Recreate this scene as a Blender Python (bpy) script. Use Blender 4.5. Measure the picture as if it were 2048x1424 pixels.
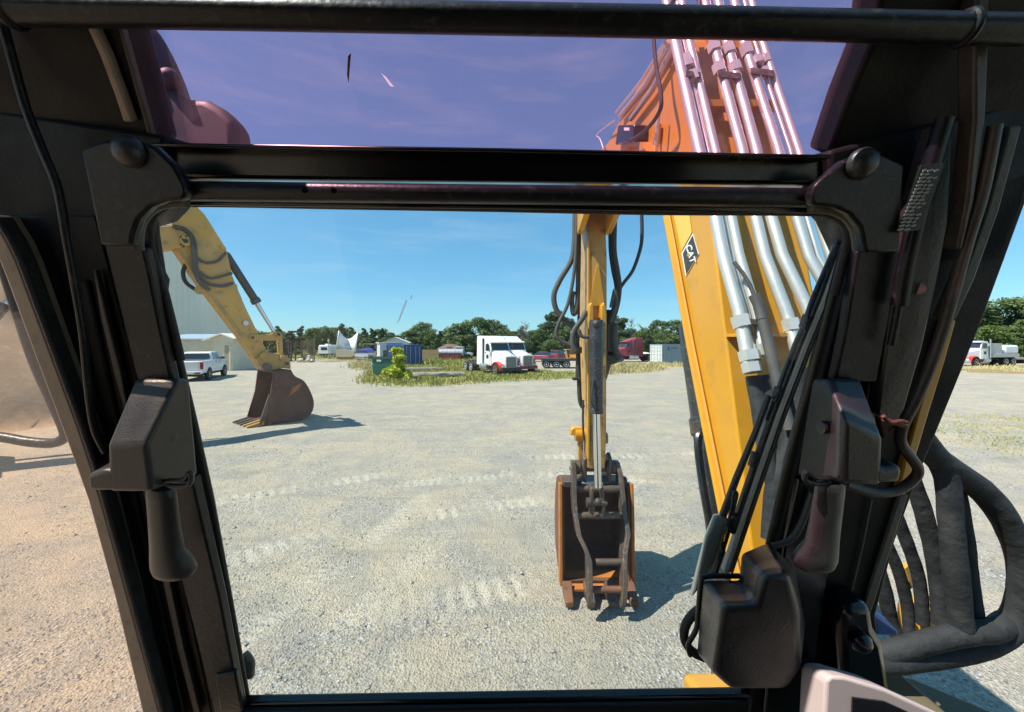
import bpy, bmesh, math, random
from mathutils import Vector, Matrix, noise
random.seed(7)
R = math.radians
scene = bpy.context.scene
for o in list(bpy.data.objects): bpy.data.objects.remove(o, do_unlink=True)
COL = scene.collection
# ------------------------------------------------------------------ camera
F, CX, HY, CH = 800.0, 1024.0, 683.0, 3.0       # focal length in photo pixels, centre column, horizon row, eye height
CAM = Vector((0, 0, CH))
cd = bpy.data.cameras.new('camera'); cam = bpy.data.objects.new('camera', cd); COL.objects.link(cam)
cam.location = CAM; cam.rotation_euler = (R(90), 0, 0)
cd.sensor_width = 36; cd.lens = 36 * F / 2048; cd.shift_y = -29 / 2048
cd.clip_start = 0.02; cd.clip_end = 4000
scene.camera = cam
# ------------------------------------------------------------------ sky, sun, exposure
SUN_EL, SUN_H = R(56), Vector((-0.955, -0.297))          # horizontal direction towards the sun: left and a little behind
w = bpy.data.worlds.new('World'); scene.world = w; w.use_nodes = True
nt = w.node_tree; nt.nodes.clear()
sky = nt.nodes.new('ShaderNodeTexSky'); sky.sky_type = 'NISHITA'; sky.sun_disc = False
sky.sun_elevation = SUN_EL; sky.sun_rotation = math.atan2(SUN_H.x, SUN_H.y)
sky.air_density = 1.0; sky.dust_density = 0.15; sky.ozone_density = 1.6; sky.altitude = 50
bg = nt.nodes.new('ShaderNodeBackground'); bg.inputs['Strength'].default_value = 0.125
out = nt.nodes.new('ShaderNodeOutputWorld')
tc = nt.nodes.new('ShaderNodeTexCoord')
mp = nt.nodes.new('ShaderNodeMapping'); mp.inputs['Scale'].default_value = (1.6, 1.6, 11.0)
nz = nt.nodes.new('ShaderNodeTexNoise'); nz.inputs['Scale'].default_value = 2.1; nz.inputs['Detail'].default_value = 7; nz.inputs['Roughness'].default_value = .62
rp = nt.nodes.new('ShaderNodeValToRGB'); rp.color_ramp.elements[0].position = .50; rp.color_ramp.elements[1].position = .78
rp.color_ramp.elements[1].color = (.24, .24, .24, 1)
mx = nt.nodes.new('ShaderNodeMixRGB'); mx.inputs['Color2'].default_value = (2.6, 3.4, 3.7, 1)
gr = nt.nodes.new('ShaderNodeMixRGB'); gr.blend_type = 'MULTIPLY'; gr.inputs['Fac'].default_value = 1; gr.inputs['Color2'].default_value = (.50, .72, .80, 1)      # the phone's deep blue rendering of the sky
ev = nt.nodes.new('ShaderNodeMixRGB'); ev.inputs['Fac'].default_value = .5; ev.inputs['Color2'].default_value = (.52, 1.85, 3.1, 1)
L = nt.links.new
L(tc.outputs['Generated'], mp.inputs['Vector']); L(mp.outputs[0], nz.inputs['Vector']); L(nz.outputs['Fac'], rp.inputs[0])
L(rp.outputs[0], mx.inputs['Fac']); L(sky.outputs[0], gr.inputs['Color1']); L(gr.outputs[0], ev.inputs['Color1']); L(ev.outputs[0], mx.inputs['Color1']); L(mx.outputs[0], bg.inputs['Color']); L(bg.outputs[0], out.inputs[0])
sd = bpy.data.lights.new('sun', 'SUN'); sd.energy = 4.2; sd.angle = R(.5); sd.color = (1, .955, .88)
so = bpy.data.objects.new('sun', sd); COL.objects.link(so)
sdir = Vector((SUN_H.x * math.cos(SUN_EL), SUN_H.y * math.cos(SUN_EL), math.sin(SUN_EL)))
so.rotation_euler = sdir.to_track_quat('Z', 'Y').to_euler(); so.location = (-20, -6, 40)
vs = scene.view_settings; vs.view_transform = 'Standard'; vs.look = 'None'; vs.exposure = 1.0; vs.gamma = 1
vs.use_curve_mapping = False
scene.render.engine = 'CYCLES'
try:
    scene.cycles.max_bounces = 10; scene.cycles.transparent_max_bounces = 24; scene.cycles.caustics_reflective = False
except Exception: pass

# ------------------------------------------------------------------ helpers
def ray(x, y): return Vector(((x - CX) / F, 1, (HY - y) / F))
def U(x, y, Y): return CAM + ray(x, y) * Y                       # photo pixel at distance Y
def G(x, y, z=0.0): return U(x, y, (CH - z) * F / (y - HY))      # photo pixel on the ground
def onplane(x, y, p0, n):
    r = ray(x, y); return CAM + r * ((p0 - CAM).dot(n) / r.dot(n))
ROOT = {}
def thing(name, label, cat, loc=(0, 0, 0), rz=0, group=None):
    o = bpy.data.objects.new(name, None); COL.objects.link(o); o.empty_display_size = .2
    o.location = loc; o.rotation_euler = (0, 0, rz)
    o['label'] = label; o['category'] = cat
    if group: o['group'] = group
    ROOT[o.name] = Matrix.Translation(Vector(loc)) @ Matrix.Rotation(rz, 4, 'Z')
    return o
def tag(o, label=None, cat=None, group=None, kind=None):
    for k, v in (('label', label), ('category', cat), ('group', group), ('kind', kind)):
        if v: o[k] = v
    return o
class MB:
    def __init__(s): s.v = []; s.f = []
    def add(s, vs, fs):
        b = len(s.v); s.v += [Vector(q) for q in vs]; s.f += [tuple(b + i for i in q) for q in fs]; return s
    def prism(s, pts, vec):
        n = len(pts); vec = Vector(vec); a = [Vector(p) for p in pts]
        return s.loft([a, [p + vec for p in a]])
    def loft(s, rings, cap=True, closed=True):
        n = len(rings[0]); vs = [p for r in rings for p in r]; fs = []
        for k in range(len(rings) - 1):
            for i in range(n if closed else n - 1):
                j = (i + 1) % n; fs.append((k*n+i, k*n+j, (k+1)*n+j, (k+1)*n+i))
        if cap and closed: fs.append(tuple(range(n))[::-1]); fs.append(tuple((len(rings)-1)*n + i for i in range(n)))
        return s.add(vs, fs)
    def box(s, c, d, M=None):
        c = Vector(c); h = [q / 2 for q in d]; vs = []
        for x in (-1, 1):
            for y in (-1, 1):
                for z in (-1, 1):
                    p = Vector((x*h[0], y*h[1], z*h[2])); vs.append(c + (M @ p if M else p))
        return s.add(vs, [(0,1,3,2),(4,6,7,5),(0,4,5,1),(2,3,7,6),(0,2,6,4),(1,5,7,3)])
    def bb(s, x0, x1, y0, y1, z0, z1): return s.box(((x0+x1)/2, (y0+y1)/2, (z0+z1)/2), (abs(x1-x0), abs(y1-y0), abs(z1-z0)))
    def tube(s, pts, r, n=10, cap=True, flat=1.0):
        pts = [Vector(p) for p in pts]; m = len(pts); rr = r if isinstance(r, (list, tuple)) else [r] * m
        t0 = (pts[1] - pts[0]).normalized(); u = t0.orthogonal().normalized(); rings = []
        for i, p in enumerate(pts):
            t = (pts[min(i+1, m-1)] - pts[max(i-1, 0)]).normalized()
            u = (u - t * u.dot(t)); u = u.normalized() if u.length > 1e-6 else t.orthogonal().normalized()
            v = t.cross(u)
            rings.append([p + (u*math.cos(a)*flat + v*math.sin(a)) * rr[i] for a in [2*math.pi*k/n for k in range(n)]])
        return s.loft(rings, cap)
    def ring(s, c, ax, r, rt, n=24, m=8):
        c = Vector(c); ax = Vector(ax).normalized(); u = ax.orthogonal().normalized(); v = ax.cross(u); vs = []; fs = []
        for i in range(n):
            a = 2*math.pi*i/n; d = u*math.cos(a) + v*math.sin(a)
            for j in range(m):
                b = 2*math.pi*j/m; vs.append(c + d*(r + rt*math.cos(b)) + ax*rt*math.sin(b))
        for i in range(n):
            for j in range(m): fs.append((i*m+j, ((i+1)%n)*m+j, ((i+1)%n)*m+(j+1)%m, i*m+(j+1)%m))
        return s.add(vs, fs)
    def cyl(s, a, b, r, n=16): return s.tube([a, b], r, n)
    def lathe(s, a, b, prof, n=18):
        a = Vector(a); b = Vector(b); return s.tube([a.lerp(b, q[0]) for q in prof], [q[1] for q in prof], n)
    def ball(s, c, r, n=10, m=6):
        c = Vector(c); r = Vector(r) if not isinstance(r, (int, float)) else Vector((r, r, r)); rings = []
        for i in range(m + 1):
            a = math.pi * (i + .02) / (m + .04); rings.append([c + Vector((r.x*math.sin(a)*math.cos(2*math.pi*k/n), r.y*math.sin(a)*math.sin(2*math.pi*k/n), -r.z*math.cos(a))) for k in range(n)])
        return s.loft(rings)
    def build(s, name, mat, parent=None, world=True, bevel=0, seg=2, ang=38, loc=None):
        me = bpy.data.meshes.new(name)
        vs = s.v
        if parent is not None and world:
            inv = ROOT[parent.name].inverted(); vs = [inv @ p for p in vs]
        if loc is not None: vs = [p - Vector(loc) for p in vs]
        me.from_pydata([tuple(p) for p in vs], [], s.f)
        b = bmesh.new(); b.from_mesh(me); bmesh.ops.recalc_face_normals(b, faces=b.faces); b.to_mesh(me); b.free()
        for p in me.polygons: p.use_smooth = True
        try: me.set_sharp_from_angle(angle=R(ang))
        except Exception: pass
        me.materials.append(mat)
        o = bpy.data.objects.new(name, me); COL.objects.link(o)
        if loc is not None: o.location = loc
        if parent is not None: o.parent = parent; ROOT[o.name] = ROOT[parent.name]
        if bevel:
            m = o.modifiers.new('bevel', 'BEVEL'); m.width = bevel; m.segments = seg; m.limit_method = 'ANGLE'; m.angle_limit = R(30)
        return o
def cr(pts, n=6):
    pts = [Vector(p) for p in pts]; o = []
    for i in range(len(pts) - 1):
        a, b, c, d = pts[max(i-1, 0)], pts[i], pts[i+1], pts[min(i+2, len(pts)-1)]
        for k in range(n):
            t = k / n
            o.append(.5 * ((2*b) + (c-a)*t + (2*a-5*b+4*c-d)*t*t + (3*b-a-3*c+d)*t**3))
    return o + [pts[-1]]
def text_mesh(txt, mat, parent, M, size, name='lettering', depth=.002, font_scale=(1, 1)):
    cu = bpy.data.curves.new(name, 'FONT'); cu.body = txt; cu.size = size; cu.extrude = depth; cu.align_x = 'CENTER'; cu.align_y = 'CENTER'; cu.offset = size*.015
    t = bpy.data.objects.new(name + '_tmp', cu); COL.objects.link(t)
    me = bpy.data.meshes.new_from_object(t); bpy.data.objects.remove(t, do_unlink=True)
    me.transform(Matrix.Diagonal((font_scale[0], font_scale[1], 1, 1))); me.transform(M)
    if parent is not None: me.transform(ROOT[parent.name].inverted())
    me.materials.clear(); me.materials.append(mat); me.name = name
    o = bpy.data.objects.new(name, me); COL.objects.link(o); o.parent = parent; ROOT[o.name] = ROOT[parent.name]
    return o
def frame(o, x, y):
    x = Vector(x).normalized(); y = Vector(y); z = x.cross(y).normalized(); y = z.cross(x)
    M = Matrix((x, y, z)).transposed().to_4x4(); M.translation = Vector(o); return M
# ------------------------------------------------------------------ materials
def mat(name, col, rough=.5, metal=0, col2=None, scale=4, amount=.5, bump=0, bscale=60, spec=.5, detail=6, lo=.4, hi=.65, col3=None, s3=30, a3=.6, coord='Object'):
    m = bpy.data.materials.new(name); m.use_nodes = True; n = m.node_tree; p = n.nodes['Principled BSDF']; l = n.links.new
    p.inputs['Roughness'].default_value = rough; p.inputs['Metallic'].default_value = metal
    p.inputs['Specular IOR Level'].default_value = spec
    p.inputs['Base Color'].default_value = (*col, 1)
    t = n.nodes.new('ShaderNodeTexCoord'); src = t.outputs[coord]
    if col2:
        cur = None
        for c, sc, am, a, b in ((col2, scale, amount, lo, hi), (col3, s3, a3, .55, .68)):
            if not c: continue
            z = n.nodes.new('ShaderNodeTexNoise'); z.inputs['Scale'].default_value = sc; z.inputs['Detail'].default_value = detail; z.inputs['Roughness'].default_value = .65
            r = n.nodes.new('ShaderNodeMapRange'); r.inputs['From Min'].default_value = a; r.inputs['From Max'].default_value = b; r.inputs['To Max'].default_value = am
            x = n.nodes.new('ShaderNodeMixRGB'); x.inputs['Color1'].default_value = (*col, 1); x.inputs['Color2'].default_value = (*c, 1)
            l(src, z.inputs['Vector']); l(z.outputs['Fac'], r.inputs['Value']); l(r.outputs[0], x.inputs['Fac'])
            if cur: l(cur, x.inputs['Color1'])
            cur = x.outputs[0]
        l(cur, p.inputs['Base Color'])
        rr = n.nodes.new('ShaderNodeMapRange'); rr.inputs['To Min'].default_value = max(.05, rough - .1); rr.inputs['To Max'].default_value = min(1, rough + .22)
        l(r.outputs[0], rr.inputs['Value']); l(rr.outputs[0], p.inputs['Roughness'])
    if bump:
        z = n.nodes.new('ShaderNodeTexNoise'); z.inputs['Scale'].default_value = bscale; z.inputs['Detail'].default_value = 5
        b = n.nodes.new('ShaderNodeBump'); b.inputs['Strength'].default_value = bump; b.inputs['Distance'].default_value = .01
        l(src, z.inputs['Vector']); l(z.outputs['Fac'], b.inputs['Height']); l(b.outputs[0], p.inputs['Normal'])
    return m
def glass(name, tint, refl=1.0, haze=None, rough=0.0):
    m = bpy.data.materials.new(name); m.use_nodes = True; n = m.node_tree; n.nodes.clear(); l = n.links.new
    o = n.nodes.new('ShaderNodeOutputMaterial'); t = n.nodes.new('ShaderNodeBsdfTransparent'); t.inputs[0].default_value = (*tint, 1)
    g = n.nodes.new('ShaderNodeBsdfGlossy'); g.inputs['Roughness'].default_value = rough; g.inputs[0].default_value = (.9, .9, .9, 1)
    f = n.nodes.new('ShaderNodeLayerWeight'); f.inputs[0].default_value = .5; pw = n.nodes.new('ShaderNodeMath'); pw.operation = 'POWER'; pw.inputs[1].default_value = 5; l(f.outputs['Facing'], pw.inputs[0])
    k = n.nodes.new('ShaderNodeMath'); k.operation = 'MULTIPLY_ADD'; k.inputs[1].default_value = .8 * refl; k.inputs[2].default_value = .035 * refl; l(pw.outputs[0], k.inputs[0])
    x = n.nodes.new('ShaderNodeMixShader'); l(k.outputs[0], x.inputs[0]); cur = t.outputs[0]
    if haze:
        h = n.nodes.new('ShaderNodeBsdfTranslucent'); h.inputs[0].default_value = (*haze[1], 1)
        y = n.nodes.new('ShaderNodeMixShader'); y.inputs[0].default_value = haze[0]; l(cur, y.inputs[1]); l(h.outputs[0], y.inputs[2]); cur = y.outputs[0]
    l(cur, x.inputs[1]); l(g.outputs[0], x.inputs[2]); l(x.outputs[0], o.inputs[0]); return m
M = {}
M['yellow'] = mat('yellow_paint', (.60, .285, .012), .38, col2=(.50, .25, .03), scale=1.6, amount=.6, col3=(.33, .19, .05), s3=9, a3=.35, bump=.05, bscale=90)
M['yellow_worn'] = mat('worn_yellow_paint', (.50, .27, .05), .5, col2=(.22, .16, .10), scale=2.2, amount=.65, col3=(.10, .065, .04), s3=7, a3=.75, bump=.15, bscale=40)
M['yellow_dusty'] = mat('dusty_yellow_paint', (.62, .325, .055), .55, col2=(.46, .27, .09), scale=.9, amount=.8, col3=(.16, .11, .07), s3=3.2, a3=.55, bump=.08, bscale=30)
M['rust'] = mat('rusty_steel', (.13, .055, .028), .8, col2=(.21, .085, .03), scale=3, amount=.8, col3=(.05, .03, .022), s3=14, a3=.7, bump=.4, bscale=50)
M['rust_dark'] = mat('dark_rusty_steel', (.085, .030, .018), .75, col2=(.12, .055, .032), scale=1.8, amount=.9, col3=(.19, .07, .03), s3=2.2, a3=.55, bump=.3, bscale=30)
M['steel_worn'] = mat('worn_dark_steel', (.085, .07, .058), .55, metal=.3, col2=(.17, .10, .055), scale=6, amount=.7, col3=(.28, .26, .23), s3=22, a3=.5, bump=.2, bscale=60)
M['black_paint'] = mat('black_gloss_paint', (.005, .005, .006), .24, col2=(.009, .009, .009), scale=5, amount=.5)
M['cyl_black'] = mat('black_cylinder_paint', (.022, .024, .027), .36, col2=(.07, .068, .06), scale=7, amount=.55, col3=(.13, .12, .10), s3=45, a3=.5)
M['chrome'] = mat('chrome_rod', (.72, .73, .74), .14, metal=1)
M['trim_lit'] = mat('bounce_lit_brown_trim', (.27, .205, .15), .6, col2=(.33, .25, .18), scale=9, amount=.8, bump=.12, bscale=160, col3=(.15, .13, .10), s3=45, a3=.4)  # brown trim lightened in colour to stand for light bounced inside the cab
M['zinc'] = mat('zinc_plated_tube', (.66, .66, .61), .42, metal=.55, col2=(.54, .53, .47), scale=8, amount=.6, bump=.05, bscale=60)
M['rubber'] = mat('black_rubber', (.022, .022, .022), .65, col2=(.05, .047, .042), scale=9, amount=.7, bump=.1, bscale=120)
M['hose'] = mat('dusty_hose', (.055, .054, .050), .7, col2=(.10, .095, .08), scale=8, amount=.7, bump=.1, bscale=150)
M['sleeve'] = mat('black_fabric_sleeve', (.008, .010, .011), .9, col2=(.022, .025, .026), scale=9, amount=.8, bump=.9, bscale=24, col3=(.06, .058, .052), s3=5, a3=.35)
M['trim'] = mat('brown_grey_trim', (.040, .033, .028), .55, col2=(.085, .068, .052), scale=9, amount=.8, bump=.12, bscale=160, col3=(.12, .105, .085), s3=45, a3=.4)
M['trim_dark'] = mat('dark_cab_trim', (.0045, .0055, .006), .58, spec=.22, col2=(.009, .009, .009), scale=8, amount=.7, bump=.08, bscale=150)
M['frame_grey'] = mat('dark_grey_frame_paint', (.009, .011, .014), .45, spec=.30, col2=(.015, .016, .017), scale=11, amount=.7, bump=.08, bscale=140, col3=(.09, .08, .07), s3=70, a3=.35)
M['plastic'] = mat('moulded_dark_plastic', (.026, .026, .026), .40, col2=(.052, .048, .044), scale=12, amount=.6, bump=.12, bscale=420)
M['plastic_black'] = mat('moulded_black_plastic', (.014, .015, .015), .36, col2=(.024, .024, .023), scale=12, amount=.6, bump=.15, bscale=420)
M['seal'] = mat('black_rubber_seal', (.014, .014, .014), .7, col2=(.06, .055, .047), scale=30, amount=.6, bump=.25, bscale=200)
M['olive'] = mat('dusty_seal_rail', (.062, .060, .046), .62, col2=(.10, .092, .07), scale=14, amount=.8, bump=.2, bscale=120)
M['white_paint'] = mat('white_vehicle_paint', (.74, .75, .76), .28, col2=(.66, .66, .64), scale=3, amount=.4)
M['red_paint'] = mat('red_vehicle_paint', (.55, .030, .018), .3)
M['maroon'] = mat('faded_maroon_paint', (.24, .030, .045), .45, col2=(.30, .06, .075), scale=2, amount=.7)
M['tyre'] = mat('tyre_rubber', (.022, .021, .02), .8, col2=(.06, .055, .045), scale=6, amount=.6)
M['alu'] = mat('aluminium', (.62, .62, .61), .35, metal=.8, col2=(.45, .44, .42), scale=6, amount=.5)
M['dark_glass'] = mat('dark_window_glass', (.022, .032, .042), .06, spec=.8)
M['dark_metal'] = mat('dark_chassis', (.03, .029, .028), .6, col2=(.07, .05, .04), scale=4, amount=.6)
M['decal_black'] = mat('black_decal', (.02, .024, .024), .4)
M['decal_white'] = mat('white_decal', (.78, .77, .73), .4)
M['decal_yellow'] = mat('yellow_decal', (.74, .47, .07), .35)
M['navy'] = mat('navy_decal', (.03, .05, .12), .5)
M['red_lens'] = mat('red_lens', (.35, .015, .015), .2)
M['orange_rust'] = mat('fresh_orange_rust', (.42, .15, .02), .7, col2=(.25, .08, .02), scale=7, amount=.7, bump=.25, bscale=60)
# ------------------------------------------------------------------ ground
def ground_mat():
    m = bpy.data.materials.new('gravel_yard'); m.use_nodes = True; n = m.node_tree; l = n.links.new; p = n.nodes['Principled BSDF']
    p.inputs['Roughness'].default_value = .93; p.inputs['Specular IOR Level'].default_value = .25
    t = n.nodes.new('ShaderNodeTexCoord'); P = t.outputs['Object']
    def nz(scale, det=6, rough=.6, vec=P, dist=0):
        z = n.nodes.new('ShaderNodeTexNoise'); z.inputs['Scale'].default_value = scale; z.inputs['Detail'].default_value = det; z.inputs['Roughness'].default_value = rough; z.inputs['Distortion'].default_value = dist
        l(vec, z.inputs['Vector']); return z.outputs['Fac']
    def mr(v, a, b, c=0, d=1):
        r = n.nodes.new('ShaderNodeMapRange'); r.inputs['From Min'].default_value = a; r.inputs['From Max'].default_value = b; r.inputs['To Min'].default_value = c; r.inputs['To Max'].default_value = d
        l(v, r.inputs['Value']); return r.outputs[0]
    def mix(f, a, b):
        x = n.nodes.new('ShaderNodeMixRGB')
        for s, v in ((x.inputs['Color1'], a), (x.inputs['Color2'], b)):
            if isinstance(v, tuple): s.default_value = (*v, 1)
            else: l(v, s)
        l(f, x.inputs['Fac']) if not isinstance(f, float) else setattr(x.inputs['Fac'], 'default_value', f)
        return x.outputs[0]
    def mul(a, b):
        k = n.nodes.new('ShaderNodeMath'); k.operation = 'MULTIPLY'; l(a, k.inputs[0]); (l(b, k.inputs[1]) if not isinstance(b, float) else setattr(k.inputs[1], 'default_value', b)); return k.outputs[0]
    big = nz(.55, 10, .66, dist=1.2); mid = nz(1.9, 8, .68); fine = nz(38, 4, .7)
    mp = n.nodes.new('ShaderNodeMapping'); mp.inputs['Scale'].default_value = (.22, 1.5, 1); mp.inputs['Rotation'].default_value = (0, 0, R(9)); l(P, mp.inputs['Vector'])
    trk = nz(1.0, 7, .62, mp.outputs[0], .8)
    c = mix(mr(big, .40, .60), (.325, .304, .250), (.455, .388, .275))
    c = mix(mul(mr(mid, .42, .72), .6), c, (.475, .425, .315))
    c = mix(mul(mr(trk, .50, .68), .38), c, (.225, .215, .180))
    c = mix(mul(mr(nz(5.5, 7, .7), .50, .70), .35), c, (.255, .23, .175))
    v = n.nodes.new('ShaderNodeTexVoronoi'); v.inputs['Scale'].default_value = 44; l(P, v.inputs['Vector'])
    vb = n.nodes.new('ShaderNodeSeparateColor'); l(v.outputs['Color'], vb.inputs[0])
    stony = mr(nz(.9, 6, .6), .42, .60)
    c = mix(mul(mul(mr(vb.outputs[0], .55, 1.0), stony), .85), c, (.14, .145, .150))
    c = mix(mul(mul(mr(vb.outputs[1], .72, 1.0), stony), .75), c, (.58, .57, .53))
    c = mix(mul(mr(fine, .52, .70), .55), c, (.17, .155, .125))
    c = mix(mul(mr(nz(14, 5, .75), .56, .70), .5), c, (.16, .15, .12))
    da = n.nodes.new('ShaderNodeAttribute'); da.attribute_name = 'dust'
    c = mix(mul(da.outputs['Fac'], .6), c, (.60, .555, .44))
    # beyond the yard: rough grass
    s = n.nodes.new('ShaderNodeSeparateXYZ'); l(P, s.inputs[0])
    far = n.nodes.new('ShaderNodeMath'); far.operation = 'ADD'; l(s.outputs['Y'], far.inputs[0]); l(mr(nz(.06, 4), .3, .7, -14, 14), far.inputs[1])
    gcol = mix(mr(nz(.35, 6), .38, .62), (.10, .125, .035), (.26, .215, .09))
    c = mix(mr(far.outputs[0], 62, 74), c, gcol)
    l(c, p.inputs['Base Color'])
    h = n.nodes.new('ShaderNodeMath'); h.operation = 'ADD'; l(mul(v.outputs['Distance'], .30), h.inputs[0]); l(mul(nz(7, 8, .72), .9), h.inputs[1])
    h2 = n.nodes.new('ShaderNodeMath'); h2.operation = 'ADD'; l(h.outputs[0], h2.inputs[0]); l(mul(trk, 1.6), h2.inputs[1])
    b = n.nodes.new('ShaderNodeBump'); b.inputs['Strength'].default_value = .85; b.inputs['Distance'].default_value = .085
    l(h2.outputs[0], b.inputs['Height']); l(b.outputs[0], p.inputs['Normal']); return m
M['gravel'] = ground_mat()
# one sheet: finely divided and gently uneven close by, coarse to the horizon
def axis(lo, hi, fine0, fine1, step, growth=1.35):
    a = []; x = fine0
    while x <= fine1: a.append(x); x += step
    d = step; x = a[-1]
    while x < hi: d *= growth; x += d; a.append(x)
    d = step; x = a[0]; b = []
    while x > lo: d *= growth; x -= d; b.append(x)
    return b[::-1] + a
gx = axis(-2500, 2500, -9, 9, .075, 1.12); gy = axis(-600, 3000, 2.4, 12, .06, 1.09)
def gz(x, y):
    d = math.hypot(x, y)
    if d > 60: return 0.0
    f = max(0, 1 - d / 60)
    h = .030 * noise.noise(Vector((x*.35, y*.35, 0)))
    if d < 26:
        tw = noise.noise(Vector((x*1.1, y*1.1, 4)))
        h += .012 * noise.noise(Vector((x*3.1, y*3.1, 1))) + .007 * noise.noise(Vector((x*9, y*9, 2)))
    if 2.3 < y < 13:      # cleat prints and ruts left by tracks and tyres
        for (x0, y0, ang, hw, L_, sp, dp) in TRK:
            dx, dy = x - x0, y - y0; ca, sa = math.cos(ang), math.sin(ang); u = dx*ca + dy*sa; v = -dx*sa + dy*ca
            if abs(v) < hw and 0 < u < L_:
                e = min(1, (hw - abs(v))/.05) * min(1, u/.2, (L_ - u)/.2) * max(0, min(1, .75 + 1.2*noise.noise(Vector((x*1.3, y*1.3, 8)))))
                h += e * 2.0 * dp * (max(-.5, min(.5, 1.6*math.sin(2*math.pi*u/sp))) - .2)
    return (h - .02) * f
def dust(x, y):
    k = 0
    if 2.3 < y < 13:
        for (x0, y0, ang, hw, L_, sp, dp) in TRK:
            dx, dy = x - x0, y - y0; ca, sa = math.cos(ang), math.sin(ang); u = dx*ca + dy*sa; v = -dx*sa + dy*ca
            if abs(v) < hw and 0 < u < L_:
                e = min(1, (hw - abs(v))/.06) * min(1, u/.3, (L_ - u)/.3) * max(0, min(1, .55 + 1.5*noise.noise(Vector((x*1.3, y*1.3, 8)))))
                k = max(k, e * max(0, min(1, .5 - .9*math.sin(2*math.pi*u/sp + .5*noise.noise(Vector((x*4, y*4, 3)))))))
    return k
TRK = ((-1.9, 4.3, R(18), .26, 2.6, .21, .020), (-1.6, 6.9, R(20), .26, 2.4, .21, .020), (-3.2, 8.3, R(12), .22, 3.2, .17, .014), (-.4, 9.2, R(-8), .25, 4.2, .22, .013), (-3.0, 3.2, R(74), .2, 5.0, .12, .012), (-2.2, 3.1, R(70), .2, 3.6, .12, .011), (-6.5, 7.0, R(30), .25, 4.5, .2, .014), (1.6, 6.6, R(64), .2, 4.6, .15, .012), (-5.2, 4.4, R(40), .24, 3.5, .2, .016), (.3, 10.4, R(4), .25, 5, .22, .012))
gv = [(x, y, gz(x, y)) for y in gy for x in gx]; nx = len(gx)
gf = [(j*nx+i, j*nx+i+1, (j+1)*nx+i+1, (j+1)*nx+i) for j in range(len(gy)-1) for i in range(nx-1)]
me = bpy.data.meshes.new('ground'); me.from_pydata(gv, [], gf); me.materials.append(M['gravel'])
at = me.attributes.new('dust', 'FLOAT', 'POINT'); at.data.foreach_set('value', [dust(x, y) for y in gy for x in gx])
for q in me.polygons: q.use_smooth = True
ground = bpy.data.objects.new('ground', me); COL.objects.link(ground); tag(ground, kind='structure')
# loose stones: one uncountable mass
def stones(n):
    mb = MB(); rnd = random.Random(3)
    for i in range(n):
        y = 2.7 + 9.5 * rnd.random() ** 1.7; x = (rnd.random() - .5) * 2 * (1.5 + y * 1.05)
        if noise.noise(Vector((x*.9, y*.9, 9))) < -.08 and rnd.random() < .8: continue
        r = .004 + .013 * rnd.random() ** 3 * (2.6 if rnd.random() < .03 else 1); z = gz(x, y) + r * .25
        c = Vector((x, y, z)); a = rnd.random() * 6.3; q = [r*(.7+.7*rnd.random()) for _ in range(6)]
        ux = Vector((math.cos(a), math.sin(a), 0)); uy = Vector((-math.sin(a), math.cos(a), 0)); uz = Vector((0, 0, .7))
        mb.v += [c+ux*q[0], c+uy*q[1], c-ux*q[2], c-uy*q[3], c+uz*q[4], c-uz*q[5]]; k = len(mb.v) - 6
        mb.f += [(k, k+1, k+4), (k+1, k+2, k+4), (k+2, k+3, k+4), (k+3, k, k+4), (k+1, k, k+5), (k+2, k+1, k+5), (k+3, k+2, k+5), (k, k+3, k+5)]
    me = bpy.data.meshes.new('loose_stones'); me.from_pydata([tuple(v) for v in mb.v], [], mb.f); me.materials.append(M['stone'])
    o = bpy.data.objects.new('loose_stones', me); COL.objects.link(o); return tag(o, 'loose grey stones scattered over the gravel yard', 'gravel', kind='stuff')
M['stone'] = mat('grey_stone', (.30, .29, .26), .85, col2=(.15, .155, .16), scale=26, amount=.9, lo=.45, hi=.55, col3=(.48, .45, .38), s3=33, a3=.9, detail=1)
stones(42000)
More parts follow.
